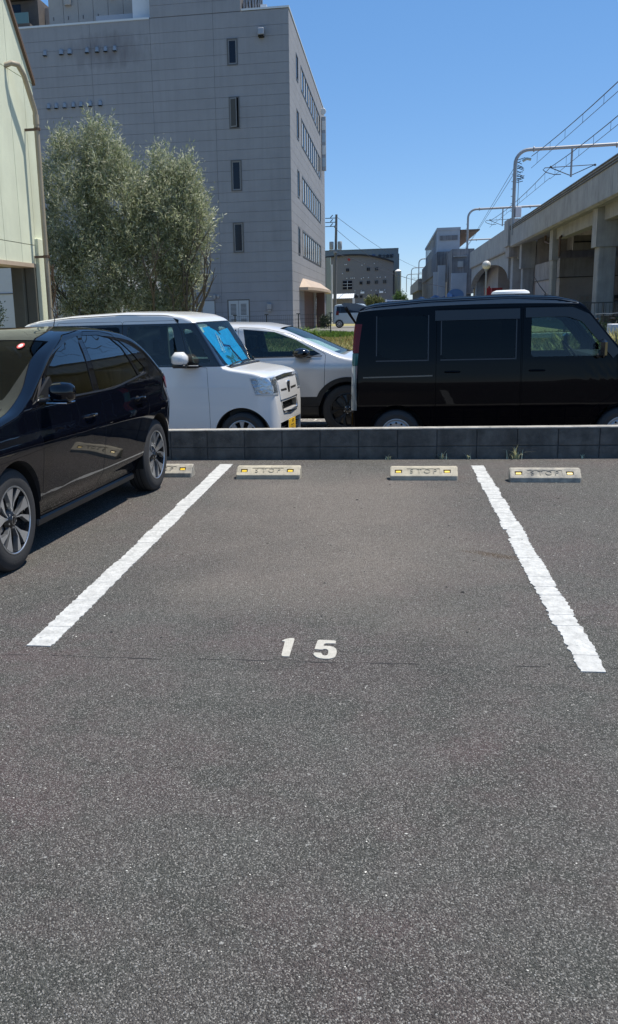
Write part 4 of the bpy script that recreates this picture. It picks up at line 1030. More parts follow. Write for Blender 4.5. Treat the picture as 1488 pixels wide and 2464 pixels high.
# ---- silver crossover behind
def silver_suv():
    t = empty('parked_car', label='silver-white crossover with black door mirror, between the white wagon and black van', cat='car')
    hb = 1.33
    top = [(-2.18, .7), (-2.15, .95), (-2.05, 1.08), (-1.80, 1.32), (-1.55, 1.47), (-1.1, 1.53), (-.4, 1.55), (.1, 1.53), (.45, 1.455), (1.18, 1.11), (1.30, 1.075), (1.70, 1.02), (2.05, .93), (2.17, .80), (2.22, .6)]
    side = [(.2, .93), (.35, .955), (.55, .965), (.80, .985), (.92, 1.0), (.97, .99), (1.06, .955), (1.25, .89), (1.55, .79), (1.7, .75)]
    c = Car(top, 1.79, (.5, .4), (.4, .3), side, [(-2.2, .35), (-1.9, .25), (1.9, .25), (2.23, .35)], [(-2.2, .06), (-1.5, .12), (.4, .11), (1.1, .06), (2.23, .08)], 3.2, .04, bow=.03, nst=64)
    c.make(); me = c.body
    me = boolean(me, [arch_cut(hb, .345, .40, 1.79), arch_cut(-hb, .345, .40, 1.79), c.shell(-1.7, 1.1, .055, .5, 30)])
    fw = [(-.06, 1.075), (.86, 1.085), (.97, 1.10), (.62, 1.30), (.32, 1.41), (-.12, 1.455)]
    rw = [(-.16, 1.075), (-.22, 1.455), (-.75, 1.45), (-1.10, 1.38), (-1.35, 1.20), (-1.30, 1.12)]
    cuts = [MB().prism(p, -1.2, 1.2).mesh('w') for p in (fw, rw)] + [MB().prism([(.40, 1.50), (.34, 1.38), (1.0, 1.06), (1.28, 1.08), (1.2, 1.14)], -.62, .62).mesh('w')]
    me = boolean(me, cuts)
    me = bisect(me, [((0, 0, .53), (0, 0, 1)), ((0, 0, 1.0), (0, 0, 1))])
    fd = rounded([(-.10, .40), (-.14, 1.0), (-.19, 1.48), (.16, 1.46), (.55, 1.37), (1.03, 1.10), (1.0, .40)], .03)
    d = boolean(me, [MB().prism(fd, -.6, -1.2).mesh('d')], 'INTERSECT'); me = boolean(me, [MB().prism(grow(fd, .005), -.58, -1.2).mesh('d')])
    z = [(lambda p, n: p.z < .53, M['black_plastic']), (inner_pred(c), M['interior'])]
    body_part(c, me, 'body', M['silver_paint'], t, z); body_part(c, d, 'door', M['silver_paint'], t, z)
    for sg in (1, -1):
        c.patch('door_window', [(-.06, 1.075), (.97, 1.10)], [(-.12, 1.455), (.32, 1.41), (.62, 1.30), (.96, 1.105)], 'side', M['glass_light'], t, -.006, flip=sg)
        c.patch('door_window', [(-1.30, 1.12), (-.16, 1.075)], [(-1.35, 1.20), (-1.10, 1.38), (-.75, 1.45), (-.22, 1.455)], 'side', M['glass_dark'], t, -.006, flip=sg)
        c.patch('arch_cladding', [(x, .345+.39*math.sin(math.acos(max(-1, min(1, (x-hb)/.39))))) for x in np.linspace(hb-.385, hb+.385, 14)], [(x, .345+.45*math.sin(math.acos(max(-1, min(1, (x-hb)/.47))))) for x in np.linspace(hb-.46, hb+.46, 14)], 'side', M['black_plastic'], t, .008, 26, 2, flip=sg, thick=.02)
        c.patch('window_trim', [(-1.3, 1.05), (.98, 1.072)], [(-1.3, 1.06), (.99, 1.084)], 'side', M['black_plastic'], t, .006, 20, 1, flip=sg)
    c.patch('windscreen', [(1.20, -.66), (1.22, 0), (1.20, .66)], [(.42, -.58), (.41, 0), (.42, .58)], 'top', M['glass_wind'], t, -.004, 20, 8)
    c.patch('folded_sunshade', [(1.08, -.58), (1.10, .55)], [(.60, -.50), (.80, .50)], 'top', M['paper'], t, -.05, 16, 8, thick=.01)
    mi = empty('door_mirror'); mi.parent = t
    MB().box(.62, .84, -.92, -.80, 1.06, 1.085, .01).build('mirror_arm', M['black_plastic'], mi, True)
    MB().sphere((.72, -1.0, 1.125), .115, 18, 10, (1.05, .95, .62)).build('mirror_housing', M['gloss_black'], mi, True)
    handle(t, 0.05, .90, -(c.P(0)*c.side(.9)), -1, .2, M['silver_paint'])
    for x in (hb, -hb):
        for sg in (1, -1): wheel(t, x, sg*.86, .345, .228, .2, 'twin', spoke='alloy_dark')  # black spokes and rims: shade inside the arches put into the colour
        for sg in (1, -1): MB().add([(x+.395*math.cos(a), sg*yy, .345+.395*math.sin(a)) for yy in (.62, .85) for a in np.linspace(-.2, math.pi+.2, 20)], [(i, i+1, 21+i, 20+i) for i in range(19)]).build('wheel_arch_liner', M['dark'], t, True)
    for (x, y) in ((.0, -.36), (.0, .36)): MB().box(x-.16, x-.02, y-.24, y+.24, .6, 1.15, .05).box(x-.13, x-.04, y-.13, y+.13, 1.17, 1.35, .03).build('seat', M['interior'], t, True)
    MB().box(-1.9, 1.9, -.6, .6, .2, .26, .01).build('floor_pan', M['dark'], t)
    return t
suv = silver_suv()
suv.location = (-1.86, 13.95, -.15); suv.rotation_euler = (0, 0, R(-3))

# ---- black kei van, nose to the right
def black_van():
    t = empty('parked_van', label='black kei van with white roof vent and rear spoiler, parked side-on behind the wall', cat='van')
    hb = 1.24
    top = [(-1.76, .50), (-1.755, .9), (-1.74, 1.3), (-1.71, 1.60), (-1.66, 1.70), (-1.5, 1.745), (-.9, 1.785), (0, 1.80), (.50, 1.775), (.72, 1.725), (.80, 1.675), (1.12, 1.28), (1.28, 1.12), (1.45, 1.04), (1.56, .92), (1.62, .75), (1.64, .55)]
    side = [(.1, .95), (.25, .98), (.50, .995), (.78, 1.0), (.90, 1.0), (.93, .99), (1.05, .985), (1.3, .955), (1.6, .905), (1.8, .87)]
    c = Car(top, 1.475, (.28, .24), (.10, .09), side, [(-1.765, .25), (-1.6, .18), (1.4, .18), (1.645, .25)], [(-1.765, .05), (-1.5, .07), (.6, .07), (1.2, .05), (1.645, .06)], 4.5, .018, bow=.01, nst=80)
    c.make(); me = c.body
    me = boolean(me, [arch_cut(hb, .275, .33, 1.475, .22), arch_cut(-hb, .275, .33, 1.475, .22), c.shell(-1.68, 1.12, .045, .5, 30)])
    qw = rounded([(-1.46, 1.20), (-1.34, 1.12), (-.90, 1.12), (-.90, 1.60), (-1.46, 1.60)], .07)
    sw = rounded([(-.74, 1.12), (-.74, 1.60), (.06, 1.60), (.06, 1.12)], .05)
    dw = rounded([(.23, 1.12), (.23, 1.58), (.66, 1.58), (.78, 1.54), (1.02, 1.24), (1.02, 1.12)], .045)
    cuts = [MB().prism(p, -1.2, 1.2).mesh('w') for p in (qw, sw, dw)]
    cuts.append(MB().prism([(.78, 1.64), (.72, 1.56), (1.06, 1.13), (1.32, 1.12), (1.22, 1.22), (.86, 1.66)], -.60, .60).mesh('w'))
    cuts.append(MB().prism([(-1.60, 1.15), (-1.9, 1.15), (-1.9, 1.58), (-1.6, 1.58)], -.56, .56).mesh('w'))
    me = boolean(me, cuts)
    fd = rounded([(.14, .28), (.14, 1.66), (.70, 1.66), (.82, 1.60), (1.14, 1.20), (1.16, .72), (.92, .55), (.85, .28)], .03)
    sd = rounded([(.12, .28), (.12, 1.66), (-.80, 1.66), (-.80, .28)], .03)
    doors = [boolean(me, [MB().prism(p, -.55, -1.2).mesh('d')], 'INTERSECT') for p in (fd, sd)]
    for p in (fd, sd): me = boolean(me, [MB().prism(grow(p, .004), -.53, -1.2).mesh('d')])
    inn = (inner_pred(c), M['interior'])
    body_part(c, me, 'body', M['van_paint'], t, [inn])
    for k, d in enumerate(doors):
        o = body_part(c, d, 'door', M['van_paint'], t, [inn]); handle(o, (.30, -.62)[k], .97, -(c.P(0)*c.side(.97)), -1, .17, M['van_paint'])
    for sg in (1, -1):
        c.patch('quarter_window', [(-1.46, 1.20), (-1.34, 1.12), (-.90, 1.12)], [(-1.46, 1.60), (-.90, 1.60)], 'side', M['glass_dark'], t, -.005, flip=sg)
        c.patch('door_window', [(-.74, 1.12), (.06, 1.12)], [(-.74, 1.60), (.06, 1.60)], 'side', M['glass_dark'], t, -.005, flip=sg)
        c.patch('door_window', [(.23, 1.12), (1.02, 1.12)], [(.23, 1.58), (.66, 1.58), (.78, 1.54), (1.02, 1.24)], 'side', M['glass_light'], t, -.005, flip=sg)
        c.patch('rain_visor', [(-.82, 1.535), (.10, 1.535)], [(-.82, 1.645), (.10, 1.645)], 'side', M['visor'], t, .020, 24, 3, flip=sg, thick=.006)
        c.patch('rain_visor', [(.16, 1.545), (.60, 1.545), (.76, 1.49), (1.10, 1.09)], [(.16, 1.65), (.66, 1.645), (.84, 1.565), (1.17, 1.16)], 'side', M['visor'], t, .020, 30, 3, flip=sg, thick=.006)
        for (a_, b_) in ((-1.475, -.885), (-.755, .075)):
            c.patch('window_seal', [(a_, 1.098), (b_, 1.098)], [(a_, 1.112), (b_, 1.112)], 'side', M['seal'], t, .003, 12, 1, flip=sg)
            c.patch('window_seal', [(b_-.012, 1.10), (b_, 1.10)], [(b_-.012, 1.60), (b_, 1.60)], 'side', M['seal'], t, .003, 1, 10, flip=sg)
            c.patch('window_seal', [(a_, 1.16), (a_+.012, 1.16)], [(a_, 1.60), (a_+.012, 1.60)], 'side', M['seal'], t, .003, 1, 10, flip=sg)
        c.patch('slide_rail', [(-1.62, .915), (-.84, .925)], [(-1.62, .930), (-.84, .940)], 'side', M['rail_dim'], t, .003, 14, 1, flip=sg)
    c.patch('windscreen', [(1.27, -.62), (1.28, 0), (1.27, .62)], [(.83, -.60), (.83, 0), (.83, .60)], 'top', M['glass_wind'], t, -.003, 18, 8)
    c.patch('rear_window', [(-.54, 1.15), (.54, 1.15)], [(-.54, 1.56), (.54, 1.56)], 'rear', M['glass_dark'], t, -.005, 10, 5)
    for sg in (1, -1):
        c.patch('tail_light', [(34, 1.20), (41.2, 1.20)], [(34, 1.52), (41.2, 1.52)], 'rcorner', M['red_lens'], t, .008, 6, 8, flip=sg, thick=.012)
        c.patch('reflector_lens', [(34, 1.06), (41.2, 1.06)], [(34, 1.195), (41.2, 1.195)], 'rcorner', M['lens_green'], t, .008, 6, 4, flip=sg, thick=.012)
        c.patch('reversing_light', [(34, .55), (41.2, .55)], [(34, 1.055), (41.2, 1.055)], 'rcorner', M['clear_lens'], t, .007, 6, 8, flip=sg, thick=.012)
        c.patch('head_light', [(20, .70), (75, .74)], [(20, .88), (75, .92)], 'corner', M['clear_lens'], t, .006, 10, 4, flip=sg)
    # spoiler
    mb = MB(); sec = [(0, 0), (-.10, .035), (-.24, .045), (-.27, .03), (-.20, -.03), (-.05, -.06)]
    mb.prism([(x-1.60, z+1.715) for x, z in sec], -.58, .58).build('rear_spoiler', M['van_roof'], t, True)
    MB().prism([(-1.84, 1.70), (-1.70, 1.50), (-1.69, 1.52), (-1.81, 1.72)], -.60, -.575).build('spoiler_stay', M['van_paint'], t)
    # roof ribs
    for k in range(7):
        y = -.42+.14*k; c.patch('roof_rib', [(-1.45, y-.02), (.55, y-.02)], [(-1.45, y+.02), (.55, y+.02)], 'top', M['van_roof'], t, .006, 20, 1, thick=.008)
    c.patch('drip_rail', [(-1.66, -.652), (.72, -.655)], [(-1.66, -.640), (.72, -.643)], 'top', M['van_roof'], t, .004, 30, 1)
    MB().lathe([(.0005, .055), (.12, .052), (.155, .035), (.165, .010), (.15, 0)], (.0, 0, 1.803), 'z', 36).xf(Matrix.Translation((.08, .1, 0))@Matrix.Diagonal((1.35, 1, 1, 1))).build('roof_vent', M['white_metal'], t, True)
    antenna(t, (.42, -.35, 1.775), (-.5, 0, .75), .25, .005)
    mi = empty('door_mirror'); mi.parent = t
    MB().box(.93, 1.0, -.93, -.76, 1.10, 1.30, .03).build('mirror_housing', M['gloss_black'], mi, True)
    MB().box(.92, .98, -.78, -.72, 1.10, 1.14, .01).build('mirror_arm', M['black_plastic'], mi)
    mi2 = empty('door_mirror'); mi2.parent = t
    MB().box(.83, .90, .76, .94, 1.10, 1.32, .03).build('mirror_housing', M['gloss_black'], mi2, True)
    MB().box(.828, .834, .79, .92, 1.12, 1.29, .002).build('mirror_glass', M['chrome'], mi2)
    for (x, y) in ((.32, -.34), (.32, .34)):
        MB().box(x-.24, x-.12, y-.22, y+.22, .7, 1.17, .05).box(x-.21, x-.14, y-.12, y+.12, 1.19, 1.36, .03).build('seat', M['interior'], t, True)
    MB().box(.86, 1.12, -.62, .62, .6, 1.13, .03).build('dashboard', M['interior'], t, True)
    MB().lathe([(.175, -.012), (.187, 0), (.175, .012), (.163, 0)], (0,0,0), 'x', 28, True).xf(Matrix.Translation((.74, -.33, 1.13)) @ Matrix.Rotation(R(-38), 4, 'Y')).build('steering_wheel', M['interior'], t, True)
    for x in (hb, -hb):
        for sg in (1, -1):
            MB().add([(x+.325*math.cos(a), sg*yy, .275+.325*math.sin(a)) for yy in (.51, .70) for a in np.linspace(-.2, math.pi+.2, 20)], [(i, i+1, 21+i, 20+i) for i in range(19)]).build('wheel_arch_liner', M['dark'], t, True)
            wheel(t, x, sg*.718, .275, .170, .15, 'steel')
    MB().box(-1.65, 1.5, -.45, .45, .16, .24, .01).build('floor_pan', M['dark'], t)
    return t
M['seal'] = mat('window_seal', (.035, .036, .04), .35)
M['rail_dim'] = mat('slide_rail_beige', (.16, .14, .11), .5)
M['lens_green'] = mat('lens_green_grey', (.02, .09, .075), .15, coat=.5)
M['van_roof'] = mat('van_roof_blue_grey', (.075, .095, .115), .42, coat=.3)  # blue-grey ribs, spoiler and drip rail, paler than the black body
van = black_van()
van.location = (1.31, 11.735, -.15)

# ---- pale blue kei wagon on the street far behind
def far_kei():
    t = empty('parked_car', label='small pale blue kei wagon on the street beyond the grass strip', cat='car')
    top = [(-1.70, .6), (-1.68, 1.1), (-1.60, 1.58), (-1.40, 1.66), (0, 1.70), (.55, 1.64), (1.15, 1.08), (1.55, .95), (1.66, .75), (1.70, .5)]
    side = [(.15, .95), (.5, .99), (.9, 1.), (1.05, .98), (1.7, .85)]
    c = Car(top, 1.475, (.3, .25), (.14, .12), side, [(-1.71, .3), (1.71, .22)], [(-1.71, .06), (.5, .08), (1.71, .05)], 4., .03, nst=40)
    c.make(); me = boolean(c.body, [arch_cut(1.24, .28, .32, 1.475, .2), arch_cut(-1.24, .28, .32, 1.475, .2)])
    body_part(c, me, 'body', M['paleblue_paint'], t)
    for sg in (1, -1):
        c.patch('side_window', [(-1.45, 1.05), (.95, 1.05)], [(-1.42, 1.52), (.50, 1.50)], 'side', M['win_glass'], t, .004, flip=sg)
        c.patch('pillar', [(-1.20, 1.04), (-1.14, 1.04)], [(-1.20, 1.53), (-1.14, 1.53)], 'side', M['gloss_black'], t, .006, 4, 1, flip=sg)
        for x in (1.24, -1.24): wheel(t, x, sg*.722, .28, .19, .16, 'cap')
        c.patch('door_seam', [(-.1, .35), (-.085, .35)], [(-.1, 1.04), (-.085, 1.04)], 'side', M['dark'], t, .003, 2, 3, flip=sg)
        c.patch('tail_light', [(52, .90), (74, .90)], [(52, 1.2), (74, 1.2)], 'rcorner', M['red_lens'], t, .006, 4, 4, flip=sg)
    c.patch('windscreen', [(1.12, -.6), (1.12, .6)], [(.60, -.56), (.60, .56)], 'top', M['win_glass'], t, .003, 12, 6)
    return t
fk = far_kei(); fk.location = (-2.48, 71.5, .124); fk.rotation_euler = (0, 0, 0)

# ---------------------------------------------------------------- grey panelled office building
BX, BY = -5.81, 58.0
rows = [17.9,17.11,16.56,15.74,15.16,14.61,14.05,13.49,12.93,12.35,11.79,11.23,10.64,10.09,9.49,8.94,8.3,7.77,7.19,6.62,6.05,5.5,4.91,4.34,3.76,3.19,2.62,2.07,1.48,.9,.1]
office = empty('office_building', (BX, BY, .1), 0, 'tall grey panel-clad office building with a shaded end wall and sunlit side', 'building')
ox, oy, oz = office.location
class OB(MB):
    """builder in world coordinates, stored relative to a root object"""
    def rb(s, name, m, root, **k):
        L_ = root.location; s.v = [(x-L_.x, y-L_.y, z-L_.z) for x, y, z in s.v]; return s.build(name, m, root, **k)
seams = [-21.62, -17.36, -13.79, -10.12, -5.81]
# core behind the panels (its joints show dark); window reveals cut out of panels
OB().box(-21.60, -5.835, 58.025, 87.3, 0, 17.84).box(-13.74, -8.52, 58.026, 86, 17.8, 20.2).rb('core', M['bld_joint'], office)
wins = [(-9.35, -8.74, 15.16, 16.56), (-9.33, -8.72, 11.79, 13.50), (-9.32, -8.69, 8.37, 10.08), (-9.30, -8.67, 4.90, 6.63)]
def panels_face(axis, spans, rws, holes, root, name='wall_panel', g=.007):
    """axis 'f': facade in xz at y=BY; axis 's': side in yz at x=BX. one object per panel, holes leave gaps"""
    for i in range(len(rws)-1):
        z1, z0 = rws[i], rws[i+1]
        for (a, b) in spans(z0, z1):
            segs = [(a, b, z0, z1)]
            for (ha, hb_, hz0, hz1) in holes:
                out = []
                for (p, q, u, v) in segs:
                    if hb_ <= p or ha >= q or hz1 <= u+.02 or hz0 >= v-.02: out.append((p, q, u, v)); continue
                    if ha > p: out.append((p, ha, u, v))
                    if hb_ < q: out.append((hb_, q, u, v))
                    if hz0 > u+.03: out.append((max(p, ha), min(q, hb_), u, hz0))
                    if hz1 < v-.03: out.append((max(p, ha), min(q, hb_), hz1, v))
                segs = out
            mb = OB()
            for k, (p, q, u, v) in enumerate(segs):
                ga = g if abs(p-a) < 1e-6 else 0; gb = g if abs(q-b) < 1e-6 else 0; gz0 = g if abs(u-z0) < 1e-6 else 0; gz1 = g if abs(v-z1) < 1e-6 else 0
                if q-p < .03 or v-u < .03: continue
                if axis == 'f': mb.box(p+ga, q-gb, BY, BY+.024, u+gz0, v-gz1)
                else: mb.box(BX-.024, BX, p+ga, q-gb, u+gz0, v-gz1)
            if mb.v: mb.rb(name, M['bld_shade'], root)
def fspans(z0, z1):
    return list(zip(seams[:-1], seams[1:]))
fholes = wins + [(-11.31, -10.57, .9, 2.16), (-9.74, -8.46, .1, 2.17)]
panels_face('f', fspans, rows, fholes, office)
panels_face('f', lambda a, b: [(-13.76, -10.12), (-10.12, -8.5)], [20.25, 19.65, 19.1, 18.55, 17.93], [], office)
# roof pieces
OB().box(-21.66, -13.80, 57.96, 58.5, 17.87, 17.97).rb('parapet_cap', M['bld_trim'], office)
OB().box(-8.47, -5.77, 57.96, 58.5, 17.93, 18.03).rb('parapet_cap', M['bld_trim'], office)
OB().box(-6.1, -5.77, 58.5, 87.4, 17.93, 18.03).rb('parapet_cap', M['bld_trim'], office)
OB().box(-14.9, -13.8, 58.6, 60, 18.0, 20.2).rb('stair_end', M['bld_trim'], office)
OB().box(-17.2, -13.85, 58.9, 58.98, 18.0, 18.5).rb('roof_rail', M['vent'], office)
# penthouse of beige lockers / cubicles on the roof
ph = empty('rooftop_unit', (-17.6, 61, 18), 0, 'beige metal cabinet row standing on the left part of the office roof', 'rooftop unit')
for k in range(7):
    x = -20.62+.93*k; OB().box(x+.012, x+.918, 60.6, 63, 18.0, 21).rb('cabinet_panel', M['penthouse'], ph)
OB().box(-20.6, -14.1, 60.64, 62.9, 18.0, 20.9).rb('cabinet_core', M['bld_joint'], ph)
for (x, z) in ((-19.35, 19.9), (-16.6, 20.15)): OB().box(x-.2, x+.2, 60.35, 60.6, z-.25, z+.25, .02).rb('vent_box', M['penthouse'], ph)
for k in range(4): OB().box(-20.35+.93*k, -20.31+.93*k, 60.57, 60.6, 18.9, 19.1).rb('latch', M['win_frame'], ph)
ac = empty('rooftop_unit', (-8.0, 58.6, 18), 0, 'cluttered dark pipe bundle beside a pale box on the office roof edge', 'rooftop unit')
rnd = random.Random(12); mb = OB()
for k in range(14): x = -8.36+.12*(k % 9); mb.tube([(x, 58.6+.05*(k % 3), 17.98), (x+rnd.uniform(-.1, .1), 58.6, 18.4), (x+rnd.uniform(-.1, .1), 58.6, 19.0)], .03, 5)
mb.rb('pipes', M['vent'], ac, kind='stuff')
OB().box(-8.4, -7.4, 58.8, 59.3, 17.98, 18.9).rb('rack', M['win_frame'], ac); OB().box(-7.45, -7.1, 58.5, 58.9, 17.98, 18.32).rb('pale_box', M['bld_trim'], ac)

# end-wall windows: frame, sash, pane
def office_window(x0, x1, z0, z1, open_=False):
    w = empty('window'); w.parent = office; r = OB()
    def fr(a, b, c, d, y0, y1, t, m, nm, par):
        OB().box(a, b, y0, y1, d-t, d).box(a, b, y0, y1, c, c+t).box(a, a+t, y0, y1, c+t+.001, d-t-.001).box(b-t, b, y0, y1, c+t+.001, d-t-.001).rb(nm, m, office).parent = w
    fr(x0, x1, z0, z1, 57.96, 58.02, .06, M['win_frame'], 'frame', w)
    if not open_:
        fr(x0+.065, x1-.065, z0+.065, z1-.065, 57.985, 58.022, .055, M['win_frame_grey'], 'sash', w)
        OB().box(x0+.12, x1-.12, 58.005, 58.02, z0+.12, z1-.12).rb('pane', M['win_glass'], office).parent = w
    else:
        OB().box(x0+.06, x1-.06, 58.008, 58.022, z0+.06, z1-.06).rb('dark_opening', M['dark'], office).parent = w
        v = OB().box(0, .42, -.02, .02, 0, z1-z0-.16).xf(Matrix.Translation((x0+.07, 57.975, z0+.08)) @ Matrix.Rotation(R(-22), 4, 'Z')); v.rb('open_sash', M['win_frame_grey'], office).parent = w
        v = OB().box(.05, .37, -.03, .03, .06, z1-z0-.22).xf(Matrix.Translation((x0+.07, 57.965, z0+.08)) @ Matrix.Rotation(R(-22), 4, 'Z')); v.rb('pane', mat('screen_brown', (.05, .048, .042), .6), office).parent = w
for k, wv in enumerate(wins): office_window(*wv, open_=(k == 1))
# sunlit side: narrow windows and ribbon windows
floors = [(15.13, 16.58), (11.78, 13.45), (8.37, 9.97), (4.91, 6.58)]
sholes = []
for (a, b) in floors: sholes += [(62.05, 63.25, a, b), (65.2, 82.0, a, b)]
sholes += [(65.9, 73.9, .1, 2.86), (75.7, 87.3, .1, 2.55)]
sseam = [58.0, 64.1, 70.2, 76.3, 82.4, 87.35]
panels_face('s', lambda a, b: list(zip(sseam[:-1], sseam[1:])), rows, sholes, office)
mS = M['win_frame']
for fi, (a, b) in enumerate(floors):
    for (y0, y1) in ((62.05, 63.25), (65.2, 82.0)):
        w = empty('window'); w.parent = office
        OB().box(BX-.022, BX+.03, y0, y1, b-.07, b).box(BX-.022, BX+.03, y0, y1, a, a+.08).box(BX-.022, BX+.03, y0, y0+.08, a+.081, b-.071).box(BX-.022, BX+.03, y1-.08, y1, a+.081, b-.071).rb('frame', mS, office).parent = w
        n = 1 if y1-y0 < 2 else 9; st_ = (y1-y0-.1)/n
        for k in range(n):
            yy = y0+.05+st_*k
            if n > 1 and k: OB().box(BX-.02, BX+.02, yy-.045, yy+.045, a+.09, b-.08).rb('mullion', mS, office).parent = w
            OB().box(BX-.02, BX-.010, yy+.05, yy+st_-.05, a+.085, b-.075).rb('pane', M['win_glass'], office).parent = w
            if n > 1:
                f_ = (.45, .5, .5, .55, .45)[(k+fi) % 5]
                OB().box(BX-.009, BX-.004, yy+.05, yy+.05+(st_-.1)*f_, a+.09, b-.08).rb('blind', M['win_blind'], office).parent = w
# ground floor of the sunlit side: brown recess, glazed front
OB().box(BX-.02, BX-.01, 65.9, 73.9, .1, 2.86).rb('entrance_wall', M['brown_wall'], office)
g = empty('glazed_front'); g.parent = office
for k in range(8):
    yy = 75.7+1.45*k
    OB().box(BX-.02, BX-.01, yy+.06, yy+1.39, .15, 2.5).rb('pane', M['win_glass'], office).parent = g
    OB().box(BX-.02, BX+.02, yy-.05, yy+.05, .1, 2.55).rb('mullion', M['vent'], office).parent = g
OB().box(BX-.022, BX+.01, 75.7, 87.3, 1.5, 1.58).box(BX-.022, BX+.01, 75.7, 87.3, 2.48, 2.56).rb('transom', M['vent'], office).parent = g
# canopy: sloping tan top on a rounded slab
cn = empty('entrance_canopy'); cn.parent = office
n = 14; vs = []; fs = []
for i in range(n+1):
    a = math.pi*i/n; yy = 73.0-10.8*math.cos(a); xx = 1.05*math.sin(a)**.45
    yt = 72.8-8.2*math.cos(a); vs += [(BX+.02+xx, yy, 2.72), (BX+.02+xx, yy, 2.90), (BX+.02+xx*.12, yt, 3.50)]
for i in range(n): q = 3*i; fs += [(q, q+3, q+4, q+1), (q+1, q+4, q+5, q+2)]
fs += [tuple(3*i for i in range(n+1)), tuple(3*i+2 for i in reversed(range(n+1)))]
OB().add(vs, fs).rb('canopy_roof', M['canopy'], office, smooth=True, angle=30).parent = cn
OB().box(BX+.2, BX+.8, 73.95, 74.3, .1, 2.7).rb('canopy_wall', M['brown_wall'], office).parent = cn
OB().box(BX+.5, BX+.75, 76.2, 76.5, .1, 2.7).rb('canopy_post', M['whitewall'], office).parent = cn
# big sign on the far corner and a round emblem over it
sg = empty('projecting_sign', (BX, 84, 13), 0, 'tall narrow pale sign box projecting from the far top corner of the office', 'sign')
OB().box(BX+.02, BX+.36, 83.8, 84.2, 12.7, 16.9, .02).rb('sign_box', M['station_light'], sg)
for k in range(4): OB().box(BX+.05, BX+.33, 83.79, 83.798, 13.0+.95*k, 13.7+.95*k).rb('sign_face', M['white_metal'] if k % 2 else M['paleblue_paint'], sg)
OB().lathe([(.001, -.05), (.24, -.05), (.26, -.03), (.26, .02)], (BX+.14, 83.7, 17.25), 'y', 20).xf(Matrix.Identity(4)).rb('emblem', M['white_metal'], sg)
# vent hoods with soot
for (xs_, z) in (((-20.12, -19.13, -18.62, -17.57, -16.97, -16.46, -15.91), 16.6), ((-20.12, -19.66, -19.14, -18.61, -18.14, -17.58, -16.97), 13.73)):
    for k, x in enumerate(xs_):
        s_ = .13 if not (z > 16 and k in (1, 2)) else .16
        OB().lathe([(.001, .0), (s_*.75, 0), (s_, -.10), (s_, -.26), (s_*.9, -.26), (s_*.8, -.1)], (x, 57.72+.27, z), 'z', 12).rb('vent_hood', M['vent'], office, smooth=True)
        OB().box(x-.10, x+.10, 57.80, 57.998, z-.29, z-.262).rb('vent_mouth', M['dark'], office)
OB().box(-7.52, -7.18, 57.6, 57.995, 16.55, 16.92, .04).rb('vent_hood', M['vent'], office)
OB().box(-7.50, -7.20, 57.62, 57.99, 16.47, 16.548).rb('vent_mouth', M['dark'], office)
OB().lathe([(.001, -.06), (.09, -.05), (.10, 0)], (-10.33, 57.995, 2.42), 'y', 16).rb('round_vent', M['vent'], office, smooth=True)
OB().box(-10.62, -10.46, 57.85, 57.995, 2.28, 2.52, .02).rb('wall_box', M['vent'], office)
OB().box(-7.38, -7.07, 57.82, 57.995, 1.55, 1.92, .03).box(-7.33, -7.12, 57.84, 57.995, 1.46, 1.54).rb('air_inlet', M['vent'], office)
d = empty('service_door'); d.parent = office
OB().box(-11.31, -10.57, 57.97, 58.02, .9, 2.16).rb('door_leaf', M['door_grey'], office).parent = d
OB().box(-11.35, -10.53, 57.985, 58.022, .86, .9).box(-11.35, -11.312, 57.985, 58.022, .9, 2.2).box(-10.568, -10.53, 57.985, 58.022, .9, 2.2).box(-11.31, -10.57, 57.985, 58.022, 2.162, 2.2).rb('door_frame', M['win_frame'], office).parent = d
d = empty('louvred_door'); d.parent = office
OB().box(-9.78, -8.42, 57.99, 58.022, .1, 2.21).rb('door_frame', M['win_frame'], office).parent = d
for x in (-9.70, -9.08):
    OB().box(x, x+.60, 57.96, 58.02, .15, 2.14).rb('door_leaf', M['door_grey'], office).parent = d
    for zb in (1.30, .42):
        for k in range(9): OB().box(x+.12, x+.46, 57.955, 57.963, zb+.075*k, zb+.075*k+.045).rb('louvre', M['louver'], office).parent = d
# soot stains round the top vents: thin irregular weathered plates would be wrong, the stain sits in the panel paint (see material)

# ---------------------------------------------------------------- things behind and beside the office
apt = empty('apartment_building', (-36, 103, 0), 0, 'dark brown apartment block with glass balcony rails, top left beyond the office roof', 'building')
OB().box(-46, -35.1, 100, 112, 0, 32.2).rb('wall', M['apt'], apt); OB().box(-35.1, -33.0, 102, 112, 0, 32).rb('tiled_wing', M['apt_lit'], apt)
for k in range(3):
    z = 29.7-3.1*k
    OB().box(-39.5, -35.5, 98.4, 100, z-.35, z).rb('balcony_slab', M['apt'], apt); OB().box(-39.4, -35.6, 98.42, 98.48, z+.02, z+1.0).rb('balcony_rail', M['glass_rail'], apt)
    OB().box(-38.0, -36.9, 99.95, 99.99, z+.1, z+2.2).rb('window', M['win_glass'], apt)
OB().box(-47, -35.4, 98.6, 112, 32.3, 32.7).rb('roof_slab', M['apt'], apt)

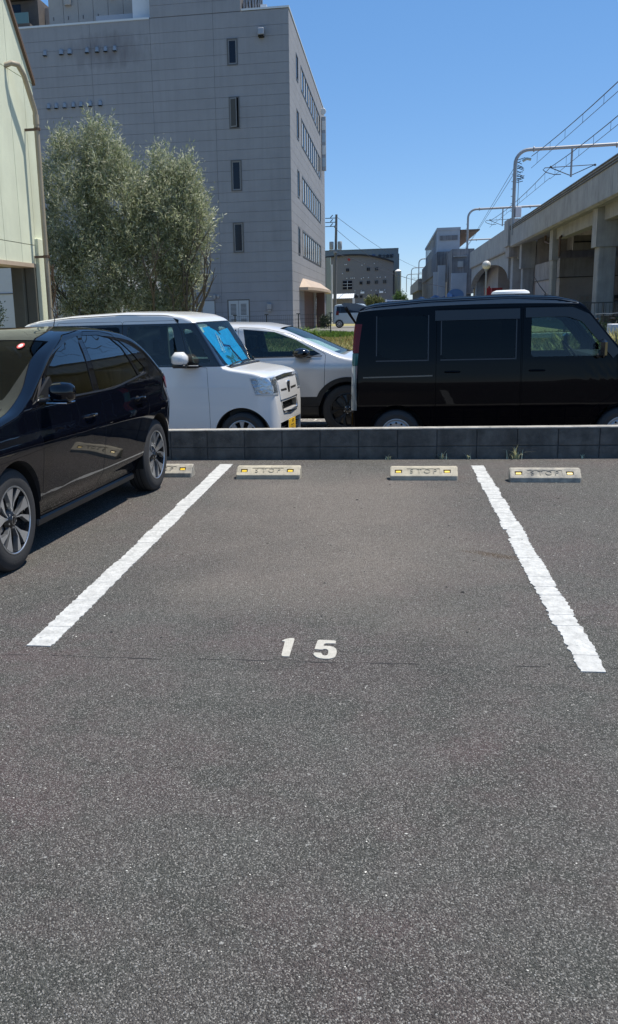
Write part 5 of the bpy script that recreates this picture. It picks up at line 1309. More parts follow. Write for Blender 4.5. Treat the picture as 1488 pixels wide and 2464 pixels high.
# ---- pale green building on the left (side wall faces the lot), raised on columns
GX = -6.50
gb = empty('green_building', (GX, 17.8, 0), 0, 'pale green panelled building raised on columns at the left edge', 'building')
zb, yc_ = 2.50, 17.9
def gtop(y): return 5.85 + (17.75-y)*1.12
gys = [8.0, 10.2, 12.4, 14.6, 16.0, 16.75, 17.45, 17.9]
zj = [zb, 2.83, 5.68, 30]
for i in range(len(gys)-1):
    for j in range(3):
        a, b = gys[i]+.006, gys[i+1]-.006; z0, z1 = zj[j]+(.006 if j else 0), min(zj[j+1]-.006, 99)
        ta, tb = gtop(a), gtop(b); 
        if j == 2: poly = [(a, z0), (b, z0), (b, max(z0+.02, tb)), (a, ta)]
        else: poly = [(a, z0), (b, z0), (b, min(z1, tb)), (a, min(z1, ta))]
        OB().prism(poly, GX-.04, GX, 'x').rb('wall_panel', M['green_wall'], gb)
OB().prism([(8, zb+.01), (17.88, zb+.01), (17.88, gtop(17.88)-.02), (8, gtop(8)-.02)], GX-9, GX-.041, 'x').rb('core', M['groove'], gb)
OB().prism([(7.95, gtop(7.95)), (17.93, gtop(17.93)), (17.93, gtop(17.93)+.09), (7.95, gtop(7.95)+.09)], GX-.5, GX+.05, 'x').rb('roof_edge', M['bracket'], gb)
OB().box(GX-.3, GX+.03, 8, 17.3, zb-.07, zb-.001).rb('edge_beam', M['canopy'], gb)
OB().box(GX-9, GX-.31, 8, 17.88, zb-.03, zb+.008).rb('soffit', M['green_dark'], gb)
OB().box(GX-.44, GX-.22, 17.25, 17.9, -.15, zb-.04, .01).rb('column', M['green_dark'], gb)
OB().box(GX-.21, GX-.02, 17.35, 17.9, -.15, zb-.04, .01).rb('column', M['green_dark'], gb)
OB().box(GX-.019, GX+.06, 17.42, 17.85, -.15, zb+.45, .008).rb('corner_strip', M['green_wall'], gb)
pp = empty('drain_pipe', (GX+.25, 17.3, 0), 0, 'beige drainpipe curving out of the pale green wall and running down its corner', 'pipe')
px_ = GX+.21; ep = [(GX-.01, 16.65, 5.70), (GX+.10, 16.68, 5.74), (GX+.18, 16.78, 5.73), (GX+.21, 16.95, 5.60), (px_, 17.20, 5.30), (px_+.01, 17.34, 5.10), (px_+.01, 17.36, 4.95)]
OB().tube(ep, .045, 12).rb('elbow', M['pipe'], pp, smooth=True, angle=50)
OB().tube([(px_+.01, 17.36, 5.04), (px_+.01, 17.36, 4.88)], .054, 14).rb('collar', M['pipe'], pp, smooth=True, angle=50)
OB().tube([(px_+.01, 17.36, 4.95), (px_+.01, 17.36, -.1)], .046, 14).rb('downpipe', M['pipe'], pp, smooth=True, angle=50)
for z in (4.80, 2.62): OB().box(GX+.0, px_+.075, 17.335, 17.375, z-.02, z+.02).lathe([(.048, -.025), (.056, -.025), (.056, .025), (.048, .025)], (px_+.01, 17.36, z), 'z', 14, True).rb('bracket', M['bracket'], pp)
cb = OB()
for k in range(3):
    pts = [(GX+.13+.03*k+.02*math.sin(q*1.7+k), 17.80, 2.5-.13*q) for q in range(20)]; cb.tube(pts, .009, 5)
cb.rb('hanging_cable', M['bracket'], gb)
wbx = empty('white_building', (-15, 36, 0), 0, 'blue-grey shaded white wall seen under the raised green building', 'building')
OB().box(-26, -11.0, 36, 46, 0, 3.9).rb('wall', M['whitewall'], wbx); OB().box(-26, -10.99, 35.97, 35.999, 2.42, 2.46).rb('wall_joint', M['bld_joint'], wbx)

# ---- foliage builders
def leaf_cloud(name, blobs, n, leaf, m, parent, seed, shoot=.28, per=14, up=.6, wid=.22, shell=.55, clump=0):
    """leafy shoots through ellipsoid blobs: (cx,cy,cz, rx,ry,rz, weight)"""
    rg = np.random.default_rng(seed); wts = np.array([b[6] for b in blobs], float); wts /= wts.sum()
    V = []; 
    for b, w_ in zip(blobs, wts):
        k = int(n*w_); d = rg.normal(size=(k, 3)); d /= np.linalg.norm(d, axis=1)[:, None]
        rad = (shell+(1-shell)*rg.random(k)**.7) * (1+.16*np.sin(d[:, 0]*7+d[:, 2]*5+b[0]*3)+.10*np.sin(d[:, 1]*11+d[:, 2]*9))
        c = np.array(b[:3])+d*rad[:, None]*np.array(b[3:6])
        if clump:
            q = c*2.6+seed; f_ = np.sin(q[:, 0]*1.9+1.3*np.sin(q[:, 2]*1.3))+np.sin(q[:, 2]*2.1+1.7*np.sin(q[:, 1]*1.6+q[:, 0]))+.6*np.sin(q[:, 0]*4.1+q[:, 2]*3.7)
            kp = f_+rg.normal(size=k)*.45 > clump; c = c[kp]; d = d[kp]; k = len(c)
        ax = d*.75+rg.normal(size=(k, 3))*.35; ax[:, 2] += up; ax /= np.linalg.norm(ax, axis=1)[:, None]
        for j in range(per):
            t = (j/per)*shoot*(.5+rg.random(k)[:, None]*.9) if j else np.zeros((k, 1))
            p = c+ax*t+rg.normal(size=(k, 3))*.012
            dr = ax*.9+rg.normal(size=(k, 3))*.75; dr /= np.linalg.norm(dr, axis=1)[:, None]
            sd = np.cross(dr, rg.normal(size=(k, 3))); sd /= np.linalg.norm(sd, axis=1)[:, None]
            L_ = leaf*(.6+rg.random(k)[:, None]*.7)
            V.append(np.stack([p, p+dr*L_*.5+sd*L_*wid*.5, p+dr*L_, p+dr*L_*.5-sd*L_*wid*.5], 1))
    V = np.concatenate(V).reshape(-1, 3); nf = len(V)//4
    me = bpy.data.meshes.new(name); me.vertices.add(len(V)); me.vertices.foreach_set('co', V.ravel().astype(np.float32))
    me.loops.add(nf*4); me.loops.foreach_set('vertex_index', np.arange(nf*4, dtype=np.int32))
    me.polygons.add(nf); me.polygons.foreach_set('loop_start', np.arange(0, nf*4, 4, dtype=np.int32)); me.update(calc_edges=True)
    o = link(name, me, m, parent); return o
def limbs(mb, p, d, l, r, depth, rnd, up=.25):
    pts = [Vector(p)]; d = Vector(d).normalized(); 
    for i in range(4):
        d = (d+Vector((rnd.gauss(0, .16), rnd.gauss(0, .16), up*.3))).normalized(); pts.append(pts[-1]+d*l/4)
    mb.tube(pts, [r*(1-.12*i) for i in range(5)], 6)
    if depth:
        for k in range(3):
            i = rnd.randint(2, 4); dd = (d+Vector((rnd.gauss(0, .38), rnd.gauss(0, .35), rnd.uniform(.1, .5)))).normalized()
            limbs(mb, pts[i], dd, l*rnd.uniform(.55, .8), r*.55, depth-1, rnd, up)
TY = 19.3
def olive(x, y, label, blobs, n, seed, trunks):
    t = empty('olive_tree', (x, y, -.12), 0, label, 'tree', 'olive trees before the office building')
    rnd = random.Random(seed); mb = MB()
    for (dx, dy, dd) in trunks: limbs(mb, (dx, dy, 0), dd, 1.5, .055, 3, rnd)
    mb.build('trunk', M['bark'], t, True, 60)
    leaf_cloud('crown', [(b[0]-x, b[1]-y, b[2]+.12, *b[3:]) for b in blobs], n, .088, M['olive'], t, seed, per=13, wid=.20, shell=.42, clump=-1.15, up=.85)
    return t
olive(-5.75, TY, 'larger silvery olive tree touching the drainpipe of the green building',
      [(-6.35, TY, 3.65, .66, .6, 1.15, 2.0), (-5.72, TY+.1, 3.85, .55, .6, 1.10, 2.0), (-5.20, TY, 3.35, .50, .6, 1.0, 1.3), (-6.75, TY, 2.7, .5, .5, .8, 1.0), (-5.9, TY-.1, 2.4, .75, .6, .85, 1.7), (-5.3, TY, 2.3, .55, .6, .8, 1.1),
       (-5.82, TY, 4.85, .17, .2, .40, .2), (-5.50, TY, 4.70, .14, .2, .38, .14), (-6.52, TY, 4.65, .16, .2, .36, .16), (-6.15, TY, 4.7, .14, .2, .30, .12), (-6.3, TY, 1.6, .45, .4, .35, .6), (-5.4, TY, 1.5, .55, .5, .45, .8), (-5.9, TY, 1.25, .5, .4, .3, .5)], 8200, 11, [(0, 0, (-.25, 0, 1)), (.12, .05, (.2, .1, 1)), (-.35, .1, (-.45, 0, 1))])
olive(-4.55, TY+.2, 'smaller olive tree with a rounded crown in front of the office end wall',
      [(-4.50, TY+.2, 3.45, .62, .6, .85, 1.9), (-4.10, TY+.2, 3.2, .48, .5, .90, 1.2), (-4.72, TY+.2, 2.7, .58, .6, .75, 1.2), (-4.22, TY+.2, 2.55, .45, .5, .7, 1.0), (-4.55, TY+.2, 1.95, .45, .5, .55, .8), (-4.55, TY+.2, 4.30, .16, .2, .42, .18), (-4.02, TY+.2, 4.05, .15, .2, .50, .2), (-4.28, TY+.2, 4.0, .13, .2, .4, .12), (-4.95, TY+.2, 3.2, .35, .4, .6, .6), (-4.55, TY+.2, 1.40, .45, .4, .35, .6)], 6200, 23, [(0, 0, (.05, 0, 1)), (-.15, .05, (-.2, .1, 1)), (.1, 0, (.22, 0, 1))])
bs = empty('hedge_bush', (-14.6, 33, 0), 0, 'dark clipped bush in front of the shaded white wall', 'bush')
leaf_cloud('foliage', [(0, 0, 1.2, .55, .5, 1.0, 1), (.35, 0, 1.5, .4, .4, .85, 1), (-.2, 0, .6, .5, .5, .6, .6)], 900, .09, M['leaf_dark'], bs, 5, per=8, wid=.5, shell=.2)

# ---- wire fence in front of the office
fn = empty('mesh_fence', (-8, 50, .1), 0, 'thin dark wire fence with posts along the office end wall', 'fence')
for k in range(13):
    x = -22.99+1.66*k
    OB().box(x-.025, x+.025, 49.98, 50.02, .1, 1.32).rb('post', M['fence_dark'], fn); OB().box(x-.10, x+.10, 49.97, 50.03, 1.29, 1.335).rb('post_cap', M['fence_dark'], fn)
mb = OB()
for z in (1.25, 1.05, .85, .65, .45, .3): mb.box(-23.0, -3.05, 49.995, 50.003, z-.006, z+.006)
for k in range(200): x = -23+.1*k; mb.box(x-.003, x+.003, 49.996, 50.002, .12, 1.28)
mb.rb('wire_mesh', M['fence_dark'], fn, kind='stuff')

# ---- field grass
def grass_field(name, n, xr, yr, l, m, seed, wd=.006, label='', bias=None):
    rg = np.random.default_rng(seed); x = rg.uniform(*xr, n); y = rg.uniform(*yr, n)
    z = np.array([zg(v) for v in y])-.01; a = rg.uniform(0, 6.28, n); L_ = l*(.45+rg.random(n)*.8)*(1+.35*np.sin(x*2.1+y*.9)); b = rg.uniform(.1, .7, n)*L_
    p = np.stack([x, y, z], 1); dx = np.stack([np.cos(a), np.sin(a), 0*a], 1); sd = np.stack([-np.sin(a), np.cos(a), 0*a], 1)*wd*(1+y[:, None]*.012)
    t = p+dx*b[:, None]; t[:, 2] += L_; m_ = p+dx*(b*.3)[:, None]; m_[:, 2] += L_*.6
    V = np.stack([p-sd, p+sd, m_+sd*.8, t, m_-sd*.8], 1).reshape(-1, 3)
    me = bpy.data.meshes.new(name); me.vertices.add(5*n); me.vertices.foreach_set('co', V.ravel().astype(np.float32)); me.loops.add(5*n)
    me.loops.foreach_set('vertex_index', np.arange(5*n, dtype=np.int32)); me.polygons.add(n); me.polygons.foreach_set('loop_start', np.arange(0, 5*n, 5, dtype=np.int32)); me.update(calc_edges=True)
    return tag(link(name, me, m), label, 'grass', kind='stuff')
grass_field('grass', 60000, (-9, 14), (17, 47), .14, M['grass_dry'], 1, .007, 'dry yellow grass of the open field behind the parked cars')
grass_field('grass', 9000, (-9, 14), (22, 47), .14, M['grass'], 2, .008, 'green blades mixed into the dry field grass')
grass_field('grass', 16000, (-6.5, 2.5), (47.5, 52.5), .20, M['grass'], 3, .014, 'bright green grass strip along the far fence')
gt = weed(-4.3, 47.5, .1, 420, .95, M['grass'], 'tall tuft of bright green grass at the foot of the office corner', 7, 'grass_tuft', .02); gt['category'] = 'grass tuft'; gt['group'] = 'grass tufts by the office'
gt.scale = (1.9, 1.5, .75); del gt['group']

# ---- street side: concrete strip, hedge, utility pole, shed
tw = empty('panel_wing', (-5.8, 92, 0), 0, 'narrow pale wall fin standing just beyond the office side', 'wall')
OB().box(-6.03, -5.62, 92, 92.6, 0, 6.13).rb('fin', M['silo'], tw); OB().box(-5.61, -5.48, 92.1, 92.5, 0, 5.5).rb('trim', M['white_metal'], tw)
hd = empty('hedge_bush', (-4.7, 70, .1), 0, 'small dark round hedge beside the pale blue wagon', 'bush')
leaf_cloud('foliage', [(0, 0, .42, .36, .4, .42, 1)], 500, .07, M['leaf_dark'], hd, 8, per=7, wid=.5, shell=.2)
pole = empty('utility_pole', (-5.9, 105, 0), 0, 'tall grey utility pole with two transformers right of the office', 'utility pole')
OB().tube([(-6.03, 105, 0), (-5.77, 105, 11.1)], [.20, .12], 12).rb('pole_shaft', M['pole'], pole, smooth=True)
for z in (10.75, 10.33, 9.92):
    OB().box(-6.95, -5.78, 104.95, 105.02, z-.035, z+.035).rb('crossarm', M['wire'], pole)
    OB().tube([(-6.4, 104.9, z+.04), (-6.15, 104.9, z+.30)], .05, 6).rb('insulator', M['wire'], pole)
for x in (-6.30, -5.42): OB().lathe([(.001, .42), (.2, .42), (.23, .36), (.23, -.30), (.19, -.36), (.001, -.36)], (x, 104.9, 7.95), 'z', 14).rb('transformer', M['transformer'], pole, smooth=True)
OB().box(-6.55, -5.2, 104.8, 104.95, 7.44, 7.56).box(-6.1, -5.7, 104.6, 104.9, 7.2, 7.42).box(-6.0, -5.72, 104.8, 105.0, 9.75, 9.98).rb('platform', M['steelpole'], pole)
def wire(name, pts, r, sag, label, group, m=None, n=14, cat='cable'):
    P_ = []; 
    for a, b in zip(pts[:-1], pts[1:]):
        a, b = Vector(a), Vector(b)
        for i in range(n): t = i/n; p = a.lerp(b, t); p.z -= sag*4*t*(1-t); P_.append(p)
    P_.append(Vector(pts[-1])); o = MB().tube(P_, r, 5).build(name, m or M['wire']); return tag(o, label, cat, group)
wire('power_line', [(-5.8, 105, 10.9), (5, 190, 8.5)], .022, .5, 'thin power line falling right from the utility pole top, upper one', None)
wire('power_line', [(-5.8, 105, 9.6), (2.5, 190, 6.8)], .022, .5, 'thin power line falling right from below the utility pole crossarms', None)
wire('power_line', [(-5.8, 105, 7.2), (9, 160, 4.2)], .03, .4, 'thick cable crossing in front of the taupe warehouse from the pole', None)
wire('power_line', [(-6.9, 105, 9.9), (-6.5, 60.0, 9.0)], .02, .4, 'service wire from the lowest crossarm towards the office', None)
shed = empty('shed', (-6, 120, 0), 0, 'low shed with a white ribbed awning roof behind the utility pole', 'shed')
OB().box(-7.5, -4.7, 120.5, 124, 0, 2.6).rb('wall', M['ware'], shed)
for k in range(12): x = -7.4+.24*k; OB().prism([(119.5, 2.62), (119.5, 2.66), (122, 3.22), (122, 3.16)], x+.012, x+.228, 'x').rb('roof_sheet', M['white_metal'], shed)
OB().box(-4.66, -4.4, 119.6, 119.9, 0, 2.6).rb('downpipe', M['white_metal'], shed)
vt = OB().lathe([(.001, -.04), (.28, -.04), (.30, 0), (.001, .02)], (-6.95+.2, 104, 2.6), 'y', 18); vt.build('round_mirror', M['wire']); tag(bpy.data.objects['round_mirror'], 'dark round traffic mirror seen from behind near the utility pole', 'mirror')

# ---- taupe warehouse with a curved roof line
wh = empty('warehouse', (-5, 170, 0), 0, 'taupe warehouse with arched roof edge and small square windows', 'building')
ax = np.linspace(-12.5, .38, 26); az = [10.18-1.42*max(0, (x+6.8)/7.2)**2-.5*max(0, (-6.8-x)/6)**2 for x in ax]
wpoly = [(-12.5, 0)]+[(.28, 0)]+[(x, z) for x, z in zip(ax[::-1], az[::-1])]
OB().prism([(float(p), float(q)) for p, q in wpoly], 170, 200).rb('wall', M['ware'], wh)
vs = []; fs = []
for x, z in zip(ax, az): vs += [(x+.05, 169.5, z+.02), (x+.05, 201, z+.02), (x+.05, 201, z+.26), (x+.05, 169.5, z+.26)]
for i in range(25): q = 4*i; fs += [(q, q+1, q+5, q+4), (q+1, q+2, q+6, q+5), (q+2, q+3, q+7, q+6), (q+3, q, q+4, q+7)]
fs += [(0, 3, 2, 1), (100, 101, 102, 103)]
OB().add(vs, fs).rb('roof', M['roof_dark'], wh)
for (x, z, s_) in ((-7.73, 7.56, .52), (-4.19, 7.56, .55), (-2.8, 7.56, .55), (-5.42, 5.34, .5), (-4.19, 5.36, .55), (-2.81, 5.36, .55), (-1.42, 5.40, .58), (-2.74, 3.2, .5), (-6.2, 3.1, .5), (-5.35, 3.1, .45)):
    w = empty('window'); w.parent = wh; OB().box(x, x+s_, 169.9, 169.98, z, z+s_).rb('frame', M['win_frame'], wh).parent = w
    for k in (0, 1): OB().box(x+.04+k*s_*.5, x+s_*.5-.03+k*s_*.5, 169.86, 169.898, z+.04, z+s_-.04).rb('pane', M['win_glass'], wh).parent = w
w = empty('window'); w.parent = wh
for i in range(2):
    for j in range(3): OB().box(-8.29+.83*i, -7.53+.83*i, 169.9, 169.99, 4.6+.49*j, 5.03+.49*j).rb('pane', M['win_glass'], wh).parent = w
OB().box(-7.525, -7.465, 169.85, 169.9, 4.58, 6.02).box(-8.3, -6.68, 169.86, 169.899, 5.035, 5.08).box(-8.3, -6.68, 169.86, 169.899, 5.525, 5.57).rb('muntin', M['white_metal'], wh).parent = w
rnd = random.Random(33)
for (z, xs_) in ((8.75, (-7.9, -7.65, -4.6, -2.9)), (8.55, (-5.0,)), (7.25, (-8.35,)), (6.45, (-7.6, -6.9, -6.6, -6.3, -4.75, -3.9, -2.4, -1.9, -1.0)), (6.3, (-5.1,)), (4.3, (-6.2, -5.1, -3.4, -2.6, -2.0, -1.1)), (3.9, (-7.6, -6.2, -1.0)), (3.6, (-5.7,))):
    for x in xs_: OB().lathe([(.001, -.12), (.08, -.10), (.09, 0)], (x, 170, z), 'y', 8).rb('vent_cap', M['white_metal'], wh)
OB().prism([(-7.22, 9.29), (-6.95, 9.56), (-7.22, 9.83), (-7.49, 9.56)], 169.9, 169.97).rb('fire_mark', M['red'], wh)
for x in (-5.24, -2.01): OB().box(x, x+.65, 169.6, 169.66, 3.82, 4.14).rb('white_board', M['silo_top'], wh)
OB().box(.29, .6, 170, 170.4, 3.5, 7.5).rb('side_stair', M['wire'], wh)

# ---- large blue grey warehouse behind with its name
bw = empty('warehouse', (-5, 220, 0), 0, 'large blue-grey warehouse behind, with a blue emblem and four dark characters', 'building')
OB().box(-16, 1.52, 220, 262, 0, 13.9).rb('wall', M['ware2'], bw)
OB().box(-16, 1.55, 219.9, 262, 13.9, 14.0).rb('parapet', M['ware2'], bw); OB().box(1.525, 1.7, 220.2, 221, 0, 12.8).rb('downpipe', M['ware2'], bw)
Lz = Vector(bw.location)
for ch, x in zip('富士倉庫', (-2.55, -1.65, -.85, .0)):
    text_mesh(ch, .85, .05, Matrix.Translation(Vector((x+.25-.25, 219.9, 12.28))-Lz) @ Matrix.Rotation(R(90), 4, 'X'), M['sign_black'], bw, 'sign_character', offset=.012)
OB().lathe([(.001, -.05), (.55, -.05), (.55, 0)], (-4.0, 219.95, 12.25), 'y', 24).rb('emblem', M['sign_blue'], bw)
OB().lathe([(.30, -.06), (.36, -.06), (.36, -.02), (.30, -.02)], (-4.0, 219.93, 12.25), 'y', 24, True).rb('emblem_ring', M['ware2'], bw)
si = empty('silo', (1.35, 200, 0), 0, 'pale grey round silo with a white conical top', 'silo')
OB().lathe([(.63, 0), (.63, 8.4)], (1.35, 200, 0), 'z', 24).rb('drum', M['silo'], si, smooth=True); OB().lathe([(.66, 8.38), (.3, 8.65), (.001, 8.8)], (1.35, 200, 0), 'z', 24).rb('cone_roof', M['silo_top'], si, smooth=True)
def small_tree(x, y, blobs, label, m, seed, n=900, leaf=.16):
    t = empty('tree', (x, y, 0), 0, label, 'tree'); MB().tube([(0, 0, 0), (0, 0, 2.2)], [.12, .06], 6).build('trunk', M['bark'], t)
    leaf_cloud('crown', blobs, n, leaf, m, t, seed, shoot=.3, per=8, wid=.5, shell=.25)
small_tree(1.3, 150, [(0, 0, 2.6, .95, .8, 1.15, 1), (.5, 0, 2.2, .7, .6, .7, .6), (-.3, 0, 2.0, .6, .6, .7, .5)], 'round green tree at the foot of the silo', M['leaf'], 41)
small_tree(-3.0, 150, [(0, 0, 2.2, .95, .6, .95, 1), (1.2, 0, 2.1, .8, .6, .75, 1)], 'olive-green shrubby tree against the taupe warehouse wall', M['grass_dry2'], 42)

# ---------------------------------------------------------------- railway viaduct
VX = 12.1
via = empty('railway_viaduct', (VX, 66, 0), 0, 'elevated concrete railway viaduct running along the right side', 'viaduct')
jy = [22, 28.5, 35, 42, 50.5, 58.1, 64.6, 70.9, 79.1, 87.6, 96.2, 104.9]
for a, b in zip(jy[:-1], jy[1:]): OB().prism([(VX, 7.22), (VX, 9.3), (VX+.22, 9.3), (VX+.22, 7.22)], a+.02, b-.02).rb('parapet_panel', M['concrete'], via)
OB().box(VX+.22, VX+13, 22, 105, 7.75, 8.3).rb('deck', M['concrete2'], via)
OB().prism([(VX+.02, 7.20), (VX+.23, 7.12), (VX+2.0, 7.48), (VX+2.0, 7.74), (VX+.23, 7.74)], 22, 105).rb('cantilever', M['concrete'], via)
for z in (9.20, 9.02, 8.86): OB().tube([(VX-.04, 22, z), (VX-.04, 105, z)], .035, 6).rb('cable_conduit', M['roof_dark'], via)
cy = [30, 48, 66, 84, 102]
for i, y in enumerate(cy):
    wx = .42 if i == 3 else 1.13
    OB().box(VX+.92, VX+.92+wx, y-.6, y+.6, -.1, 4.9, .06).rb('column', M['concrete'], via)
    OB().box(VX+(.86 if i == 3 else .72), VX+.97+wx, y-.75, y+.75, 4.86, 7.46).rb('column_head', M['concrete'], via)
    if i == 3: continue
    OB().box(VX+9, VX+10.2, y-.6, y+.6, -.1, 6.2, .06).rb('column', M['concrete2'], via)
    # haunched cross beam
    p = [(VX+2.1, 7.4), (VX+2.1, 5.05)]+[(VX+2.1+.2+2.0*math.sin(a), 5.05+1.5*(1-math.cos(a))) for a in np.linspace(0, math.pi/2, 8)]+[(VX+9-2.0*math.sin(a)-.2, 5.05+1.5*(1-math.cos(a))) for a in np.linspace(math.pi/2, 0, 8)]+[(VX+9, 7.4)]
    OB().prism([(float(u), float(v)) for u, v in p], y-.5, y+.5).rb('cross_beam', M['concrete'], via)
    if i < 4:   # longitudinal girders, haunched at the columns
        for xg, mm in ((VX+1.15, M['concrete']), (VX+9.2, M['concrete2'])):
            a, b = y+.75, cy[i+1]-.75; zg_ = 6.45
            p = [(a, 7.47), (a, zg_), (b, zg_), (b, 7.47)]
            OB().prism([(float(u), float(v)) for u, v in p], xg, xg+.7, 'x').rb('girder', mm, via)
OB().box(VX+5, VX+5.7, 22, 105, 6.4, 7.74).rb('girder', M['concrete2'], via)
# pier box with the mast on it, then the next arched span
OB().box(VX-.25, VX+.9, 104.95, 108.5, 7.3, 9.95).rb('pier_box', M['concrete'], via)
OB().box(VX-.05, VX+.2, 105.2, 108.4, 6.2, 7.28).box(VX+.2, VX+2.2, 105.2, 108.4, 6.2, 7.28).rb('pier_head', M['concrete2'], via)
OB().box(VX+.9, VX+2.6, 105, 108.4, 6.0, 8.2).box(VX+.5, VX+1.8, 106, 108, 0, 6.19).rb('pier', M['concrete'], via)
js = [108.5, 115, 122, 129, 136, 143, 150, 157]
for a, b in zip(js[:-1], js[1:]): OB().box(VX, VX+.22, a+.02, b-.02, 7.0, 9.3).rb('parapet_panel', M['concrete'], via)
OB().box(VX+.22, VX+13, 108.5, 157, 7.4, 8.3).box(VX+.05, VX+2, 108.5, 157, 6.9, 7.38).rb('deck', M['concrete2'], via)
p = [(108.6, 6.88), (108.6, 4.0)]+[(108.6+24.2*(1-math.cos(a)), 4.0+2.3*math.sin(a)) for a in np.linspace(.12, math.pi-.12, 16)]+[(157, 4.0), (157, 6.88)]
OB().prism([(float(u), float(v)) for u, v in p], VX+.3, VX+1.2, 'x').rb('arch_girder', M['concrete'], via)
OB().box(VX+1, VX+2.3, 155.5, 157.5, 0, 6.8).rb('pier', M['concrete'], via)
for (pts) in ([(VX+1.0, 88, 7.1), (VX+1.0, 88, 6.6), (VX+1.15, 85.5, 6.2), (VX+1.15, 85.5, 3.2)], [(VX+1.9, 83, 7.0), (VX+.9, 80, 6.4), (VX+.9, 80, 5.0)]):
    OB().tube(pts, .09, 8).rb('drain', M['bracket'], via, smooth=True)

# shops under the viaduct
fl = empty('shop_row', (VX+13, 100, 0), 0, 'long dark row of buildings closing the far side under the viaduct', 'building')
for k in range(10): OB().box(VX+12.6, VX+20, 24+28*k, 51.8+28*k, -.1, 6.9 if k % 3 else 6.2).rb('wall', M['concrete_brown'], fl)
OB().box(VX+2.6, VX+12, 140, 156, -.1, 6.7).rb('end_wall', M['concrete_brown'], fl)
OB().box(VX+2.2, VX+12.5, 101, 101.4, 4.9, 7.74).rb('end_diaphragm', M['concrete2'], via)
shop = empty('shop_building', (VX+2, 90, 0), 0, 'low brown-grey concrete shop building tucked under the viaduct', 'building')
OB().box(VX+2.0, VX+12.5, 86, 100, -.1, 3.55).rb('wall', M['concrete_brown'], shop)
OB().box(VX+1.95, VX+12.5, 85.9, 100.1, 3.56, 5.1).rb('upper_band', M['concrete2'], shop)
OB().box(VX+1.90, VX+12.5, 85.85, 100.1, 3.50, 3.559).rb('ledge', M['roof_dark'], shop)
OB().box(VX+3.0, VX+12, 85.8, 86, 6.3, 6.4).rb('upper_beam_line', M['roof_dark'], shop)
OB().box(VX+3.0, VX+12, 86.2, 86.6, 5.7, 6.9).rb('back_beam', M['concrete2'], shop)
OB().box(VX+3.6, VX+6.4, 85.75, 85.98, .0, 2.05).rb('shutter_front', M['penthouse'], shop)
OB().box(VX+3.9, VX+5.8, 85.70, 85.749, .0, 1.45).rb('shutter', M['win_frame_grey'], shop)
for k in range(6): OB().box(VX+3.75+.42*k, VX+4.0+.42*k, 85.70, 85.748, 1.62, 1.92).rb('shop_sign_tile', M['apt_lit'], shop)
OB().box(VX+6.55, VX+7.1, 85.3, 85.9, 1.7, 1.95).box(VX+6.55, VX+6.9, 85.3, 85.9, 1.35, 1.5).rb('wall_bracket', M['wire'], shop)
OB().box(VX+2.46, VX+12, 110, 125, -.1, 4.2).box(VX+2.40, VX+12, 109.9, 125, 4.25, 4.9).rb('rear_wall', M['concrete_brown'], shop)
OB().tube([(VX+1.6, 86.5, 3.2), (VX+1.6, 87.8, 3.25), (VX+1.6, 87.8, .2)], .07, 8).rb('drain', M['bracket'], shop)
OB().box(VX+7.6, VX+7.75, 80, 80.15, 0, 2.3).build('bollard_post', M['white_metal']); tag(bpy.data.objects['bollard_post'], 'slim pale post standing before the shop wall under the viaduct', 'post')

# ---- catenary masts: bent pipe, cantilever, wires
def mast(y, label, sc_=1.):
    t = empty('catenary_mast', (VX, y, 8.2), 0, label, 'railway mast', 'bent-pipe catenary masts on the viaduct')
    top = 8.05; r = .17; L = [(0, 0, 0), (0, 0, top-1.3)]
    for a in np.linspace(0, math.pi/2, 8)[1:]: L.append((1.3*(1-math.cos(a)), 0, top-1.3+1.3*math.sin(a)))
    L += [(13, 0, top+.12), ]
    for a in np.linspace(0, math.pi/2, 6)[1:]: L.append((13+1.3*math.sin(a), 0, top+.12-1.3*(1-math.cos(a))))
    L.append((14.3, 0, 0))
    MB().tube(L, r, 10).build('mast_pipe', M['steelpole'], t, True, 60)
    for x in (1.75, 9.6): MB().lathe([(r, -.05), (r+.10, -.05), (r+.10, .05), (r, .05)], (x, 0, top+.02), 'x', 14, True).build('flange', M['steelpole'], t)
    for x in (5.4,):
        MB().tube([(x, 0, top), (x, 0, top-2.75)], .10, 8).build('drop_post', M['steelpole'], t)
        MB().tube([(x-2.55, 0, top-1.78), (x+2.3, 0, top-1.70)], .04, 6).build('cantilever_tube', M['wire'], t)
        MB().tube([(x-2.0, 0, top-1.78), (x-.2, 0, top-2.55), (x, 0, top-2.6), (x+2.2, 0, top-1.72)], .045, 6).build('cantilever_strut', M['wire'], t)
        MB().tube([(x-2.5, 0, top-1.78), (x-2.7, 0, top-1.95), (x-2.4, 0, top-2.2), (x-1.6, 0, top-2.45), (x-.95, 0, top-2.45)], .04, 6).build('steady_arm', M['wire'], t)
        for dx in (-1.95, 2.25): MB().sphere((x+dx, 0, top-1.72), .12, 8, 6).build('insulator', M['wire'], t)
    for k in range(7): MB().box(-.3, -.1, -.04, .04, 1.6+.7*k, 1.66+.7*k).build('step_bolt', M['steelpole'], t)
    return t
m1 = mast(103.1, 'nearest bent-pipe catenary mast, with switch gear and box on its post')
mb = OB(); rnd = random.Random(5)
for k in range(16): z = 13.2+.14*k; mb.tube([(VX+.18, 103, z), (VX+.55+rnd.uniform(0, .4), 103, z+rnd.uniform(-.4, .3))], .035, 5)
mb.rb('switch_gear', M['wire'], m1, kind='stuff'); OB().box(VX+.18, VX+.75, 102.8, 103.3, 9.9, 10.9, .03).rb('control_box', M['box_white'], m1)
OB().tube([(VX+.38, 103, 10.9), (VX+.38, 103, 13.6)], .03, 5).rb('cable', M['wire'], m1)
